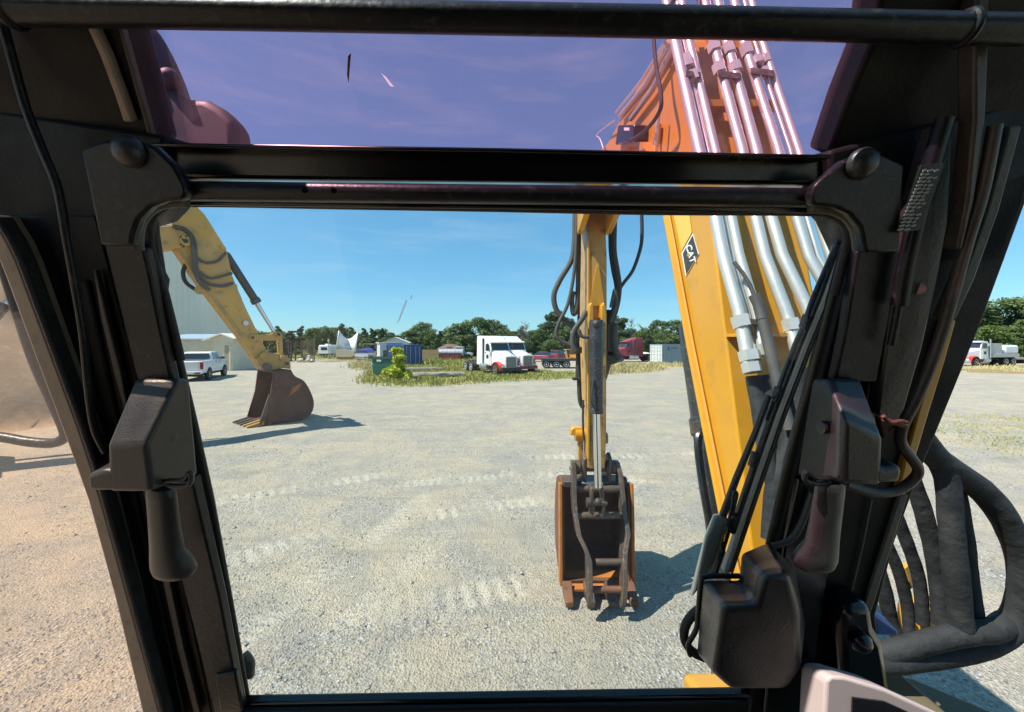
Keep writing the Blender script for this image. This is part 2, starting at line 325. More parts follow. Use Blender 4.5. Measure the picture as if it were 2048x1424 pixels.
# ------------------------------------------------------------------ grass verges
def grass_mat(name, a, b, c):
    m = mat(name, a, .7, col2=b, scale=.55, amount=1, lo=.38, hi=.6, col3=c, s3=2.2, a3=.8); return m
M['grass'] = grass_mat('verge_grass', (.20, .25, .045), (.38, .33, .085), (.52, .43, .17))
M['grass_dry'] = grass_mat('dry_grass', (.42, .35, .15), (.48, .40, .19), (.22, .24, .07))
M['verge_soil'] = mat('verge_soil', (.29, .275, .12), .95, col2=(.38, .345, .22), scale=1.2, amount=.9, bump=.6, bscale=12)
def inpoly(x, y, P):
    k = False; n = len(P)
    for i in range(n):
        a, b = P[i], P[i-1]
        if (a[1] > y) != (b[1] > y) and x < (b[0]-a[0])*(y-a[1])/(b[1]-a[1]) + a[0]: k = not k
    return k
def verge(pix, dens, h, m, label, seed, soil=True, zoff=.004):
    P = [G(x, y) for x, y in pix]; P = [(p.x, p.y) for p in P]
    if soil:
        E = []; rnd = random.Random(seed)
        for i in range(len(P)):
            a, b = Vector(P[i]), Vector(P[(i+1) % len(P)]); k = max(2, int((b-a).length / .6))
            for j in range(k):
                q = a.lerp(b, j/k); E.append((q.x + rnd.uniform(-.16, .16), q.y + rnd.uniform(-.16, .16), zoff))
        mb = MB(); mb.add(E, [tuple(range(len(E)))]); o = mb.build('verge', M['verge_soil']); tag(o, kind='structure')
    xs = [p[0] for p in P]; ys = [p[1] for p in P]; A = (max(xs)-min(xs)) * (max(ys)-min(ys)); rnd = random.Random(seed + 1); V = []; Fc = []
    for i in range(int(A * dens)):
        x = rnd.uniform(min(xs), max(xs)); y = rnd.uniform(min(ys), max(ys))
        if not inpoly(x + rnd.gauss(0, .45), y + rnd.gauss(0, .6), P): continue
        k = .5 + .9 * max(0, noise.noise(Vector((x*.5, y*.5, seed))) + .35)
        if rnd.random() > .25 + k*.7: continue
        hh = h * k * rnd.uniform(.45, 1.15); a = rnd.random() * 6.3; wd = .016 + .012 * rnd.random()
        if y > 20: wd *= 1.6
        d = Vector((math.cos(a), math.sin(a), 0)); lean = Vector((rnd.uniform(-.5, .5), rnd.uniform(-.5, .5), 0)) * hh
        p = Vector((x, y, 0)); b = len(V)
        V += [p - d*wd, p + d*wd, p + lean*.35 + Vector((0, 0, hh*.6)) + d*wd*.6, p + lean + Vector((0, 0, hh))]; Fc += [(b, b+1, b+2), (b, b+2, b+3)]
    me = bpy.data.meshes.new('grass'); me.from_pydata([tuple(v) for v in V], [], Fc); me.materials.append(m)
    o = bpy.data.objects.new('grass', me); COL.objects.link(o); return tag(o, label, 'grass', kind='stuff')
verge([(728, 766), (800, 774), (900, 770), (1000, 763), (1090, 759), (1150, 756), (1160, 748), (1090, 744), (1000, 742), (900, 731), (838, 728), (740, 742)], 75, .34, M['grass'], 'rough green and yellow grass round the parked white trucks', 11)
verge([(838, 730), (930, 734), (965, 737), (990, 726), (940, 719), (840, 719)], 26, .65, M['grass'], 'tall green weeds between blue container and white trucks', 12)
verge([(1170, 750), (1230, 748), (1300, 744), (1330, 739), (1300, 730), (1200, 731)], 60, .45, M['grass_dry'], 'dry straw coloured grass in front of red truck', 13)
verge([(1300, 735), (1420, 734), (1420, 727), (1300, 728)], 30, .5, M['grass_dry'], 'strip of dry grass along the grey container', 14)
verge([(1870, 850), (1930, 905), (2080, 920), (2130, 860), (2040, 828), (1930, 832)], 150, .045, M['grass'], 'thin low yellowish grass growing through the gravel', 15, soil=False)
verge([(706, 737), (742, 743), (742, 720), (712, 722)], 45, .4, M['grass_dry'], 'dry grass tuft beside the green dumpster', 16)
verge([(560, 716), (740, 722), (740, 712), (560, 709)], 12, .4, M['grass'], 'far grass along the trailer and boat', 17)
verge([(1890, 742), (2060, 748), (2120, 735), (2000, 731), (1890, 734)], 14, .3, M['grass_dry'], 'dry grass strip in front of the white and red utility truck', 18)
# ------------------------------------------------------------------ trees
def leaf_mat(name, a, b, c):
    m = bpy.data.materials.new(name); m.use_nodes = True; n = m.node_tree; l = n.links.new; p = n.nodes['Principled BSDF']; p.inputs['Roughness'].default_value = .6
    oi = n.nodes.new('ShaderNodeObjectInfo'); t = n.nodes.new('ShaderNodeTexCoord'); z = n.nodes.new('ShaderNodeTexNoise'); z.inputs['Scale'].default_value = .9; z.inputs['Detail'].default_value = 5; l(t.outputs['Object'], z.inputs['Vector'])
    r = n.nodes.new('ShaderNodeMapRange'); r.inputs['From Min'].default_value = .38; r.inputs['From Max'].default_value = .62; l(z.outputs['Fac'], r.inputs['Value'])
    x = n.nodes.new('ShaderNodeMixRGB'); x.inputs[1].default_value = (*a, 1); x.inputs[2].default_value = (*b, 1); l(r.outputs[0], x.inputs[0])
    y = n.nodes.new('ShaderNodeMixRGB'); y.inputs[2].default_value = (*c, 1); l(oi.outputs['Random'], y.inputs[0]); l(x.outputs[0], y.inputs[1]); l(y.outputs[0], p.inputs['Base Color'])
    tr = n.nodes.new('ShaderNodeBsdfTranslucent'); l(y.outputs[0], tr.inputs[0]); ms = n.nodes.new('ShaderNodeMixShader'); ms.inputs[0].default_value = .35
    l(p.outputs[0], ms.inputs[1]); l(tr.outputs[0], ms.inputs[2]); l(ms.outputs[0], n.nodes['Material Output'].inputs[0]); return m
M['oak'] = leaf_mat('broad_leaves', (.075, .130, .034), (.135, .200, .052), (.105, .145, .044))
M['pine'] = leaf_mat('pine_needles', (.058, .100, .036), (.095, .142, .050), (.08, .115, .042))
M['young'] = leaf_mat('young_leaves', (.075, .135, .020), (.115, .180, .026), (.080, .12, .022))
M['bright'] = leaf_mat('yellow_green_leaves', (.34, .42, .016), (.48, .52, .02), (.40, .42, .02))
M['brownleaf'] = leaf_mat('sparse_brownish_leaves', (.10, .09, .04), (.08, .09, .03), (.12, .09, .045))
M['bark'] = mat('bark', (.075, .055, .04), .9, col2=(.13, .10, .075), scale=8, amount=.8, bump=.5, bscale=20)
M['deadwood'] = mat('bare_grey_wood', (.20, .17, .14), .9)
def crown_mesh(kind, seed, nleaf):
    """leaves of a tree of unit height, crown spread through clumps"""
    rnd = random.Random(seed); V = []; Fc = []; clumps = []
    if kind in ('oak', 'young', 'brownleaf'):
        for i in range(46):
            a = rnd.random()*6.283; zz = rnd.uniform(.07, .97); prof = math.sin(min(1, (zz-.08)/.52)*1.57) if zz < .6 else math.cos((zz-.6)/.42*1.4)
            rr = .40 * max(.1, prof) * rnd.uniform(.55, 1.0); clumps.append((Vector((math.cos(a)*rr, math.sin(a)*rr, zz - .03)), rnd.uniform(.085, .155)))
    elif kind == 'pine':
        for i in range(40):
            a = rnd.random()*6.283; zz = rnd.uniform(.08, .98); rr = .27 * (1.06 - zz) ** .75 * rnd.uniform(.35, 1.15); clumps.append((Vector((math.cos(a)*rr, math.sin(a)*rr, zz)), rnd.uniform(.055, .10) * (1.25 - .6*zz)))
    elif kind == 'tallpine':
        for i in range(17):
            a = rnd.random()*6.283; zz = rnd.uniform(.42, .97); rr = rnd.uniform(.03, .24) * (1.25 - .7*zz); clumps.append((Vector((math.cos(a)*rr, math.sin(a)*rr, zz)), rnd.uniform(.06, .11)))
    elif kind == 'bush':
        for i in range(22):
            a = rnd.random()*6.283; zz = rnd.uniform(.08, .95); rr = .26 * (1.05 - zz) ** .6 * rnd.uniform(.1, 1.1); clumps.append((Vector((math.cos(a)*rr, math.sin(a)*rr, zz)), rnd.uniform(.12, .17) * (1.15 - .5*zz)))
    tot = sum(c[1]**2 for c in clumps)
    for c, r in clumps:
        for i in range(int(nleaf * r*r / tot)):
            d = Vector((rnd.gauss(0, 1), rnd.gauss(0, 1), rnd.gauss(0, 1))).normalized(); q = r * (rnd.random() ** .45)
            p = c + Vector((d.x*1.15, d.y*1.15, d.z*.8)) * q
            s = (.027 if kind != 'bush' else .040) * rnd.uniform(.6, 1.5); nrm = (d + Vector((rnd.gauss(0, .6), rnd.gauss(0, .6), rnd.gauss(.3, .6)))).normalized()
            u = nrm.orthogonal().normalized(); v = nrm.cross(u); an = rnd.random()*3.14; u, v = u*math.cos(an)+v*math.sin(an), v*math.cos(an)-u*math.sin(an)
            b = len(V); V += [p-u*s, p+v*s*.6, p+u*s, p-v*s*.6]; Fc.append((b, b+1, b+2, b+3))
    me = bpy.data.meshes.new('crown'); me.from_pydata([tuple(v) for v in V], [], Fc); me.materials.append(M[{'oak': 'oak', 'pine': 'pine', 'tallpine': 'pine', 'bush': 'bright', 'young': 'young', 'brownleaf': 'brownleaf'}[kind]])
    mb = MB(); rnd2 = random.Random(seed); top = .9 if 'pine' in kind else .62
    mb.tube([(0, 0, -.01), (.008, .004, .3), (.0, -.006, top*.7), (.004, 0, top)], [.020, .016, .010, .004], 7)
    for c, r in clumps[::2]:
        z0 = max(.12, min(top*.92, c.z - .14)); mb.tube([(0, 0, z0), Vector((c.x*.5, c.y*.5, (z0+c.z)/2 + .01)), c], [.007, .005, .002], 5)
    tm = bpy.data.meshes.new('trunk'); tm.from_pydata([tuple(v) for v in mb.v], [], mb.f); tm.materials.append(M['bark'])
    return me, tm
CR = {k: [crown_mesh(k, 20*i + s, n) for i in range(nv)] for s, (k, nv, n) in enumerate((('oak', 5, 5200), ('pine', 3, 3600), ('tallpine', 2, 2600), ('young', 2, 3800), ('brownleaf', 1, 1100), ('bush', 1, 2600)))}
TL = {'oak': ('leafy_tree', 'dark green broad leafed tree in the tree line behind the yard'), 'pine': ('pine_tree', 'dark green conical pine in the tree line behind the yard'), 'tallpine': ('tall_pine_tree', 'tall pine with tufted open crown in the tree line'),
      'young': ('young_tree', 'brighter green young tree standing before the darker tree line'), 'brownleaf': ('sparse_tree', 'sparse brownish tree with thin crown behind the white trucks'), 'bush': ('bush', 'bright yellow green bush beside the green dumpster')}
GRP = {'oak': 'broad leafed trees of the tree line', 'pine': 'conical pines of the tree line', 'tallpine': 'tall pines of the tree line', 'young': 'young trees before the tree line'}
rt = random.Random(5)
AN = ((455, 'behind the tall grey green metal building'), (562, 'behind the cream shed and its neighbour arm'), (640, 'behind the steel rack and mesh panel'), (718, 'behind the curved white metal panel'), (782, 'behind the covered boat'), (836, 'behind the blue shipping container'), (880, 'behind the tan board fence'), (1022, 'behind the white sleeper trucks'), (1170, 'behind the flatbed trailer'), (1296, 'behind the maroon tractor truck'), (1425, 'behind the blue grey container'), (1880, 'hidden beyond the big yellow boom'), (9999, 'behind the white and red utility truck'))
KN = {'oak': 'dark green broad leafed tree', 'pine': 'dark green conical pine', 'tallpine': 'tall pine with tufted open crown', 'young': 'bright green young tree'}
def tree(kind, x, ytop, Y, wpx, label=None):
    p = U(x, HY, Y); p.z = 0; h = CH + (HY - ytop) / F * Y; wd = wpx / F * Y
    t = bpy.data.objects.new(TL[kind][0], None); COL.objects.link(t); t.location = p; t.rotation_euler = (0, 0, rt.random()*6.28)
    base = {'oak': .86, 'pine': .50, 'tallpine': .52, 'young': .86, 'brownleaf': .86, 'bush': .70}[kind]; s = wd / base
    t.scale = (s, s, h); an = next(q for l_, q in AN if x < l_); far = Y > 103
    tag(t, label or ((KN[kind] if not far else 'distant back row ' + KN[kind].split(' ', 2)[-1] if kind != 'oak' else 'distant back row leafy tree') + ' ' + an), 'bush' if kind == 'bush' else 'tree', None if label else (('back row ' if far else '') + TL[kind][0].replace('_', ' ') + 's ' + an))
    c, k = rt.choice(CR[kind])
    for nm, d in (('crown', c), ('trunk', k)):
        o = bpy.data.objects.new(nm, d); COL.objects.link(o); o.parent = t
for k, x, yt, Y, wp in (
    ('oak', 480, 664, 92, 44), ('oak', 512, 660, 98, 40), ('pine', 556, 652, 88, 30), ('pine', 578, 660, 92, 24), ('pine', 603, 650, 88, 26), ('young', 625, 655, 84, 36), ('oak', 645, 650, 90, 44), ('oak', 668, 656, 96, 40),
    ('pine', 684, 648, 98, 30), ('pine', 703, 654, 94, 26), ('pine', 728, 656, 96, 24), ('pine', 744, 655, 94, 26), ('pine', 764, 657, 96, 24), ('oak', 735, 676, 88, 40), ('oak', 766, 676, 88, 36), ('young', 790, 670, 82, 34), ('pine', 785, 664, 98, 22),
    ('oak', 822, 658, 92, 56), ('oak', 846, 645, 96, 56), ('young', 844, 672, 74, 22), ('young', 862, 664, 74, 32), ('young', 874, 676, 76, 20), ('pine', 880, 662, 98, 20), ('oak', 892, 676, 92, 34),
    ('oak', 920, 644, 84, 62), ('oak', 950, 637, 86, 74), ('oak', 985, 641, 88, 66), ('oak', 1008, 655, 84, 42), ('oak', 930, 668, 80, 50), ('oak', 1070, 656, 88, 44), ('oak', 1090, 646, 92, 46), ('tallpine', 1108, 622, 88, 50),
    ('oak', 1128, 654, 86, 48), ('oak', 1152, 650, 90, 50), ('tallpine', 1140, 636, 96, 46), ('oak', 1050, 676, 80, 40), ('oak', 1100, 680, 78, 46), ('tallpine', 1236, 630, 86, 58), ('oak', 1222, 664, 88, 50), ('young', 1250, 674, 78, 34), ('young', 1280, 662, 78, 36),
    ('oak', 1300, 655, 88, 54), ('oak', 1316, 637, 94, 46), ('oak', 1346, 637, 90, 62), ('oak', 1372, 644, 88, 60), ('oak', 1335, 664, 82, 58), ('oak', 1410, 642, 90, 66), ('oak', 1465, 646, 92, 66), ('oak', 1520, 640, 94, 70), ('oak', 1580, 648, 90, 70), ('oak', 1650, 642, 90, 80), ('oak', 1730, 640, 86, 90), ('oak', 1810, 636, 80, 100),
    ('oak', 1875, 632, 74, 96), ('tallpine', 1945, 608, 70, 90), ('oak', 1952, 634, 74, 90), ('oak', 2010, 600, 72, 110), ('oak', 2075, 604, 70, 120), ('young', 1985, 650, 62, 70), ('oak', 2050, 646, 64, 100), ('oak', 2150, 606, 68, 130), ('young', 2040, 690, 57, 34), ('oak', 2230, 612, 64, 130),
    ('oak', 430, 655, 102, 60), ('oak', 370, 650, 102, 70), ('oak', 200, 640, 100, 100), ('oak', 100, 640, 96, 110), ('oak', -40, 636, 84, 130)):
    tree(k, x, yt, Y, wp)
for i in range(100):
    x = -80 + 24*i + rt.uniform(-10, 10); tree('oak' if rt.random() < .7 else 'pine', x, 663 + rt.uniform(-7, 6), rt.uniform(106, 122), rt.uniform(34, 56))
tree('brownleaf', 1046, 650, 86, 38, 'sparse brownish tree with thin crown behind the white trucks')
tree('bush', 795, 694, 30.6, 56, 'bright yellow green bush growing at the grassy corner by the green dumpster')
def bare_tree(x, ytop, Y, seed, label):
    p = U(x, HY, Y); p.z = 0; h = CH + (HY - ytop)/F*Y; rnd = random.Random(seed); t = thing('dead_tree', label, 'tree', p); mb = MB()
    mb.tube([(0, 0, 0), (.1, 0, h*.5), (.0, .1, h*.97)], [.16, .10, .02], 6)
    br = MB()
    for i in range(16):
        z = h * rnd.uniform(.45, .95); a = rnd.random()*6.3; ln = h*.22*rnd.uniform(.5, 1.1); d = Vector((math.cos(a), math.sin(a), rnd.uniform(.5, 1.2))).normalized(); s = Vector((.05, .05, z)); e = s + d*ln
        br.tube([s, s.lerp(e, .5) + Vector((rnd.uniform(-.1, .1), 0, .1)), e], [.07, .045, .012], 5)
        for j in range(3):
            q = s.lerp(e, rnd.uniform(.4, .9)); br.tube([q, q + Vector((rnd.uniform(-1, 1), rnd.uniform(-1, 1), rnd.uniform(.3, 1.2))) * ln * .35], [.03, .008], 4)
    mb.build('trunk', M['deadwood'], t, world=False); br.build('branches', M['deadwood'], t, world=False)
bare_tree(1262, 640, 84, 1, 'bare dead tree standing by the tall pine')
bare_tree(1052, 646, 84, 2, 'bare dead tree standing behind the white trucks')
bare_tree(1284, 652, 84, 4, 'bare dead tree with a short trunk above the red truck')
# ------------------------------------------------------------------ dirt pile on the far left
def mound(c, rx, ry, h, n=70):
    V = []; Fc = []
    for j in range(n+1):
        for i in range(n+1):
            x = -1.15 + 2.3*i/n; y = -1.15 + 2.3*j/n; d = math.hypot(x, y); z = h * max(0, 1 - d)**.8 if d < 1 else 0
            z += (.35*noise.noise(Vector((x*3, y*3, 5))) + .16*noise.noise(Vector((x*9, y*9, 2))) + .07*noise.noise(Vector((x*25, y*25, 7)))) * min(1, max(0, 1.05-d)*4); V.append((x*rx, y*ry, max(-.05, z - .04)))
    for j in range(n):
        for i in range(n): Fc.append((j*(n+1)+i, j*(n+1)+i+1, (j+1)*(n+1)+i+1, (j+1)*(n+1)+i))
    me = bpy.data.meshes.new('dirt_pile'); me.from_pydata(V, [], Fc); me.materials.append(M['dirt'])
    for q in me.polygons: q.use_smooth = True
    o = bpy.data.objects.new('dirt_pile', me); COL.objects.link(o); o.location = c; return o
M['dirt'] = mat('tan_dirt', (.43, .32, .205), .95, col2=(.36, .25, .15), scale=.8, amount=.8, col3=(.50, .41, .29), s3=3, a3=.7, bump=1.0, bscale=6)
tag(mound((-26.5, 16.5, 0), 10.5, 9.5, 10.5), 'large tan dirt pile beside the cab door window', 'dirt pile')
# ------------------------------------------------------------------ buildings
M['siding'] = mat('grey_green_metal_siding', (.66, .66, .56), .55, col2=(.60, .60, .52), scale=.3, amount=.7)
M['cream'] = mat('cream_siding', (.60, .56, .43), .7, col2=(.52, .48, .36), scale=1.2, amount=.7)
M['roof_blue'] = mat('blue_grey_metal_roof', (.30, .38, .46), .4)
M['roof_light'] = mat('pale_metal_roof', (.62, .61, .55), .5)
M['door_tan'] = mat('tan_door', (.30, .26, .18), .6)
def G3(x, y, Y): return U(x, y, Y)
# big metal building, gable end turned to the yard
cB = U(470, HY, 58); cB.z = 0; vB = Vector((-.57, .822, 0)).normalized(); lB = Vector((vB.y*-1, vB.x, 0))
t = thing('metal_building', 'tall plain grey green metal building behind the cream shed', 'building', tuple(cB + lB*9))
ez = U(470, 570, 58).z; Wb = 34.0; pz = ez + 11.5
def bld(l, z, d=0.0): return cB + lB*l + vB*d + Vector((0, 0, z))
MB().prism([bld(0, 0), bld(0, ez), bld(Wb/2, pz), bld(Wb, ez), bld(Wb, 0)], vB*26).build('wall', M['siding'], t)
mb = MB(); x = .3
while x < Wb - .1:
    top = ez + (pz - ez) * (1 - abs(x - Wb/2) / (Wb/2)); mb.prism([bld(x, 0, -.03), bld(x + .06, 0, -.03), bld(x + .06, top - .15, -.03), bld(x, top - .15, -.03)], vB*.032); x += .62
tag(mb.build('siding_rib', M['siding'], t), kind='stuff')
for l0 in (-.3, Wb + .3): MB().prism([bld(l0, ez - .15, -.3), bld(Wb/2, pz + .1, -.3), bld(Wb/2, pz + .28, -.3), bld(l0, ez + .03, -.3)], vB*26.6).build('roof', M['roof_light'], t)
# cream shed
Ys = 42.0; t = thing('shed', 'low cream sided shed with brown door and pale gable behind the pickup', 'shed', (U(400, HY, Ys).x, Ys, 0))
x0, x1, x2 = U(300, HY, Ys).x, U(441, HY, Ys).x, U(465, HY, Ys-1).x; zt = U(400, 679, Ys).z
MB().bb(x0, x1, Ys, Ys + 5, 0, zt).build('wall', M['cream'], t)
mb = MB(); x = x0 + .1
while x < x1 - .1: mb.bb(x, x + .05, Ys - .02, Ys + .003, .0, zt - .05); x += .26
tag(mb.build('batten', M['cream'], t), kind='stuff')
MB().prism([Vector((x0 - .3, Ys - .35, zt - .02)), Vector((x1 - .2, Ys - .35, zt - .02)), Vector((x1 - .2, Ys + 5.2, zt + .55)), Vector((x0 - .3, Ys + 5.2, zt + .55))], (0, 0, .12)).build('roof', M['roof_blue'], t)
xv = x1; zv = U(450, 676, Ys-1).z; zw = U(450, 669, Ys-1).z
pr = [Vector((xv, Ys-1, 0)), Vector((x2, Ys-1, 0)), Vector((x2, Ys-1, zv)), Vector(((xv+x2)/2, Ys-1, zw)), Vector((xv, Ys-1, zv))]
ann = MB().prism(pr, (0, 5, 0)).build('annex', M['cream'], t)
for xa, xb in ((xv - .9, (xv+x2)/2), (x2 + .45, (xv+x2)/2)):
    za = zw - abs(xa - (xv+x2)/2) * (zw - zv) / ((x2 - xv)/2) + .02
    MB().prism([Vector((xa, Ys - 1.4, za)), Vector((xb, Ys - 1.4, zw + .02)), Vector((xb, Ys - 1.4, zw + .14)), Vector((xa, Ys - 1.4, za + .12))], (0, 5.6, 0)).build('annex_roof', M['roof_light'], t)
dx0, dx1 = U(450, HY, Ys-1).x, U(459, HY, Ys-1).x; zd = U(455, 690, Ys-1).z
d = MB().bb(dx0, dx1, Ys - 1.05, Ys - 1.01, .15, zd).build('door', M['door_tan'], t); MB().ball((dx0 + .12, Ys - 1.08, 1.1), .05).build('handle', M['alu'], d)
mb = MB(); mb.bb(dx0 - .14, dx0, Ys - 1.07, Ys - .99, .05, zd + .14); mb.bb(dx1, dx1 + .14, Ys - 1.07, Ys - .99, .05, zd + .14); mb.bb(dx0, dx1, Ys - 1.07, Ys - .99, zd, zd + .14); mb.build('door_frame', M['cream'], t)
# low house with brown roof
M['brown_roof'] = mat('brown_shingles', (.16, .095, .07), .85, col2=(.12, .08, .06), scale=3, amount=.7)
M['brick'] = mat('house_wall', (.30, .20, .15), .85)
t = thing('house', 'low brown roofed house half hidden by the big tree', 'house', (U(898, HY, 72).x, 72, 0)); hx0, hx1 = U(880, HY, 72).x, U(916, HY, 72).x; hz = U(0, 697, 72).z; hr = U(0, 688, 72).z
MB().bb(hx0, hx1, 72, 80, 0, hz).build('wall', M['brick'], t)
MB().loft([[Vector((hx0 - .5, 71.4, hz)), Vector((hx1 + .5, 71.4, hz)), Vector((hx1 + .5, 80.6, hz)), Vector((hx0 - .5, 80.6, hz))], [Vector((hx0 + .6, 75.5, hr)), Vector((hx1 - 1.6, 75.5, hr)), Vector((hx1 - 1.6, 76.5, hr)), Vector((hx0 + .6, 76.5, hr))]]).build('roof', M['brown_roof'], t)
wn = MB().bb(hx0 + 1.2, hx0 + 2.2, 71.94, 71.99, .9, 2.0).build('window', M['dark_glass'], t)
# far grey roof behind the red truck and pale roofs on the right
for nm, lab, xa, xb, yb, yt, Y in (('outbuilding', 'long grey roofed building behind the red truck and grey container', 1258, 1300, 716, 704, 74), ('outbuilding', 'pale flat roofed building among the trees behind the utility truck', 1943, 1978, 690, 674, 66)):
    a, b = U(xa, HY, Y).x, U(xb, HY, Y).x; z1 = U(0, yb - 6, Y).z if yb < 705 else 2.0; z2 = U(0, yt, Y).z
    t = thing(nm, lab, 'building', ((a+b)/2, Y, 0)); MB().bb(a, b, Y, Y + 6, 0, z2 - .5).build('wall', M['siding'], t)
    MB().prism([Vector((a - .3, Y - .4, z2 - .45)), Vector((b + .3, Y - .4, z2 - .45)), Vector((b + .3, Y + 6.4, z2)), Vector((a - .3, Y + 6.4, z2))], (0, 0, .15)).build('roof', M['roof_light'], t)
# ------------------------------------------------------------------ containers
def container(name, label, p, rz, Lc, col, dark, text=None):
    t = thing(name, label, 'container', p, rz); W, H = 2.44, 2.6      # local: doors face -Y, length along +Y
    MB().bb(-W/2+.05, W/2-.05, .06, Lc-.05, .16, H-.05).build('body', col, t, world=False)
    mb = MB()
    for sx in (-1, 1):
        y = .25
        while y < Lc - .3: mb.bb(sx*(W/2-.051), sx*(W/2-.012), y, y+.14, .2, H-.12); y += .28
    tag(mb.build('side_rib', col, t, world=False), kind='stuff')
    mb = MB()
    for sx in (-1, 1):
        for y in (0, Lc): mb.bb(sx*W/2 - .07*(sx > 0) - .0, sx*W/2 + .07*(sx < 0), y - .03, y + .1, 0, H)
        mb.bb(sx*(W/2-.07), sx*(W/2+.003), .1, Lc-.0, 0.02, .18); mb.bb(sx*(W/2-.07), sx*(W/2+.003), .1, Lc-.0, H-.12, H+.004)
    for z in (.02, H-.14): mb.bb(-W/2+.07, W/2-.07, -.02, .12, z, z+.13); mb.bb(-W/2+.07, W/2-.07, Lc-.1, Lc+.03, z, z+.13)
    mb.build('corner_frame', col, t, world=False)
    for sx in (-1, 1):
        d = MB().bb(sx*.02, sx*(W/2-.1), -.005, .055, .17, H-.16).build('door', dark, t, world=False)
        mb = MB()
        for q in (.34, .84): mb.cyl((sx*q, -.035, .2), (sx*q, -.035, H-.2), .022, 8)
        mb.build('lock_rod', M['alu'], d, world=False)
        mb = MB()
        for z in (.55, 1.1, 1.65, 2.1): mb.bb(sx*.12, sx*(W/2-.2), -.022, -.003, z, z+.06)
        tag(mb.build('door_rib', col, d, world=False), kind='stuff')
    return t
M['cont_blue'] = mat('blue_container_paint', (.030, .075, .22), .5, col2=(.05, .10, .24), scale=1.5, amount=.6)
M['cont_grey'] = mat('blue_grey_container_paint', (.26, .33, .37), .5, col2=(.30, .36, .38), scale=1, amount=.6)
M['cont_door'] = mat('pale_container_doors', (.62, .64, .60), .5, col2=(.5, .5, .44), scale=3, amount=.5)
p = G(826, 731); p.z = 0; tc_ = container('shipping_container', 'blue shipping container with doors beside the bright bush', p, R(36), 6.05, M['cont_blue'], M['cont_blue'])
# graffiti-like pale marks on the blue doors
mb = MB()
for i in range(5): mb.tube(cr([(-1.235, 1.55-.22*i, 1.85), (-1.235, 1.46-.22*i, 2.05), (-1.235, 1.40-.22*i, 1.78), (-1.235, 1.34-.22*i, 1.95)], 4), .02, 5)
mb.build('chalk_mark', M['decal_white'], tc_, world=False)
p = G(1312, 726); p.z = 0; tg = container('shipping_container', 'blue grey shipping container with white doors and a large letter C', p, R(-68), 12.2, M['cont_grey'], M['cont_door'])
Mg = ROOT[tg.name]; sx = -1 if (Mg @ Vector((-1.25, 6, 0))).y < (Mg @ Vector((1.25, 6, 0))).y else 1
def side_text(txt, y, z, size, nm):
    o = Mg @ Vector((sx*1.235, y, z)); ax = (Mg.to_3x3() @ Vector((0, 1, 0))); ax = ax if ax.x > 0 else -ax
    return text_mesh(txt, M['navy'], tg, frame(o, ax, (0, 0, 1)), size, nm, .012)
side_text('C', 3.9, 1.25, 1.25, 'letter')
MB().bb(sx*1.222, sx*1.240, .95, 1.25, 1.95, 2.2).build('emblem', M['navy'], tg, world=False)
mb = MB()
for i in range(5): mb.bb(sx*1.222, sx*1.240, 1.6 + i*.24, 1.74 + i*.24, 2.02, 2.16)
for i in range(4): mb.bb(sx*1.222, sx*1.240, .75 + i*.2, .87 + i*.2, 1.78, 1.85)
mb.build('small_print', M['navy'], tg, world=False)
# white site office behind the dumpster
M['office'] = mat('white_office_panel', (.58, .60, .58), .5, col2=(.5, .5, .47), scale=1, amount=.5)
p = G(783, 727); p.z = 0; t = thing('site_office', 'small white panelled site office behind the green dumpster', 'building', p, R(24))
MB().bb(-1.5, 1.4, 0, 4.2, .1, 2.75).build('wall', M['office'], t, world=False); MB().bb(-1.65, 1.55, -.15, 4.35, 2.75, 2.87).build('roof', M['roof_light'], t, world=False)
for x in (-1.1, -.45): w_ = MB().bb(x, x+.45, -.03, .02, .9, 1.8).build('window', M['dark_glass'], t, world=False)
p = G(790, 718); t = thing('grey_shed', 'grey gable roofed shed rising behind the white site office', 'shed', (p.x, p.y, 0), R(10))
MB().prism([Vector((-2.2, 0, 0)), Vector((2.2, 0, 0)), Vector((2.2, 0, 2.7)), Vector((0, 0, 3.6)), Vector((-2.2, 0, 2.7))], (0, 5, 0)).build('wall', M['siding'], t, world=False)
for s in (-1, 1): MB().prism([Vector((s*2.4, -.2, 2.68)), Vector((0, -.2, 3.66)), Vector((0, -.2, 3.76)), Vector((s*2.4, -.2, 2.78))], (0, 5.4, 0)).build('roof', M['roof_light'], t, world=False)
# dumpster
M['green_paint'] = mat('green_dumpster_paint', (.012, .12, .085), .5, col2=(.03, .10, .08), scale=2, amount=.6, col3=(.10, .06, .03), s3=7, a3=.4)
p = G(762, 751); p.z = 0; t = thing('dumpster', 'dark green steel dumpster at the corner of the grass', 'dumpster', p, R(-6))
MB().loft([[Vector((-.75, 0, .12)), Vector((.95, 0, .12)), Vector((.95, 1.7, .12)), Vector((-.75, 1.7, .12))], [Vector((-.8, -.1, 1.62)), Vector((1.0, -.1, 1.62)), Vector((1.0, 1.9, 1.45)), Vector((-.8, 1.9, 1.45))]]).build('body', M['green_paint'], t, world=False, bevel=.02)
mb = MB(); mb.bb(-.86, 1.06, -.17, -.09, 1.5, 1.64); mb.bb(-.86, 1.06, -.05, -.01, .75, .83); mb.build('rim', M['green_paint'], t, world=False)
MB().prism([Vector((-.84, -.16, 1.645)), Vector((1.04, -.16, 1.645)), Vector((1.04, 1.95, 1.50)), Vector((-.84, 1.95, 1.50))], (0, 0, .05)).build('lid', M['dark_metal'], t, world=False)
mb = MB(); [mb.bb(x, x+.12, .2, 1.5, 0, .13) for x in (-.6, .7)]; mb.build('skid', M['dark_metal'], t, world=False)
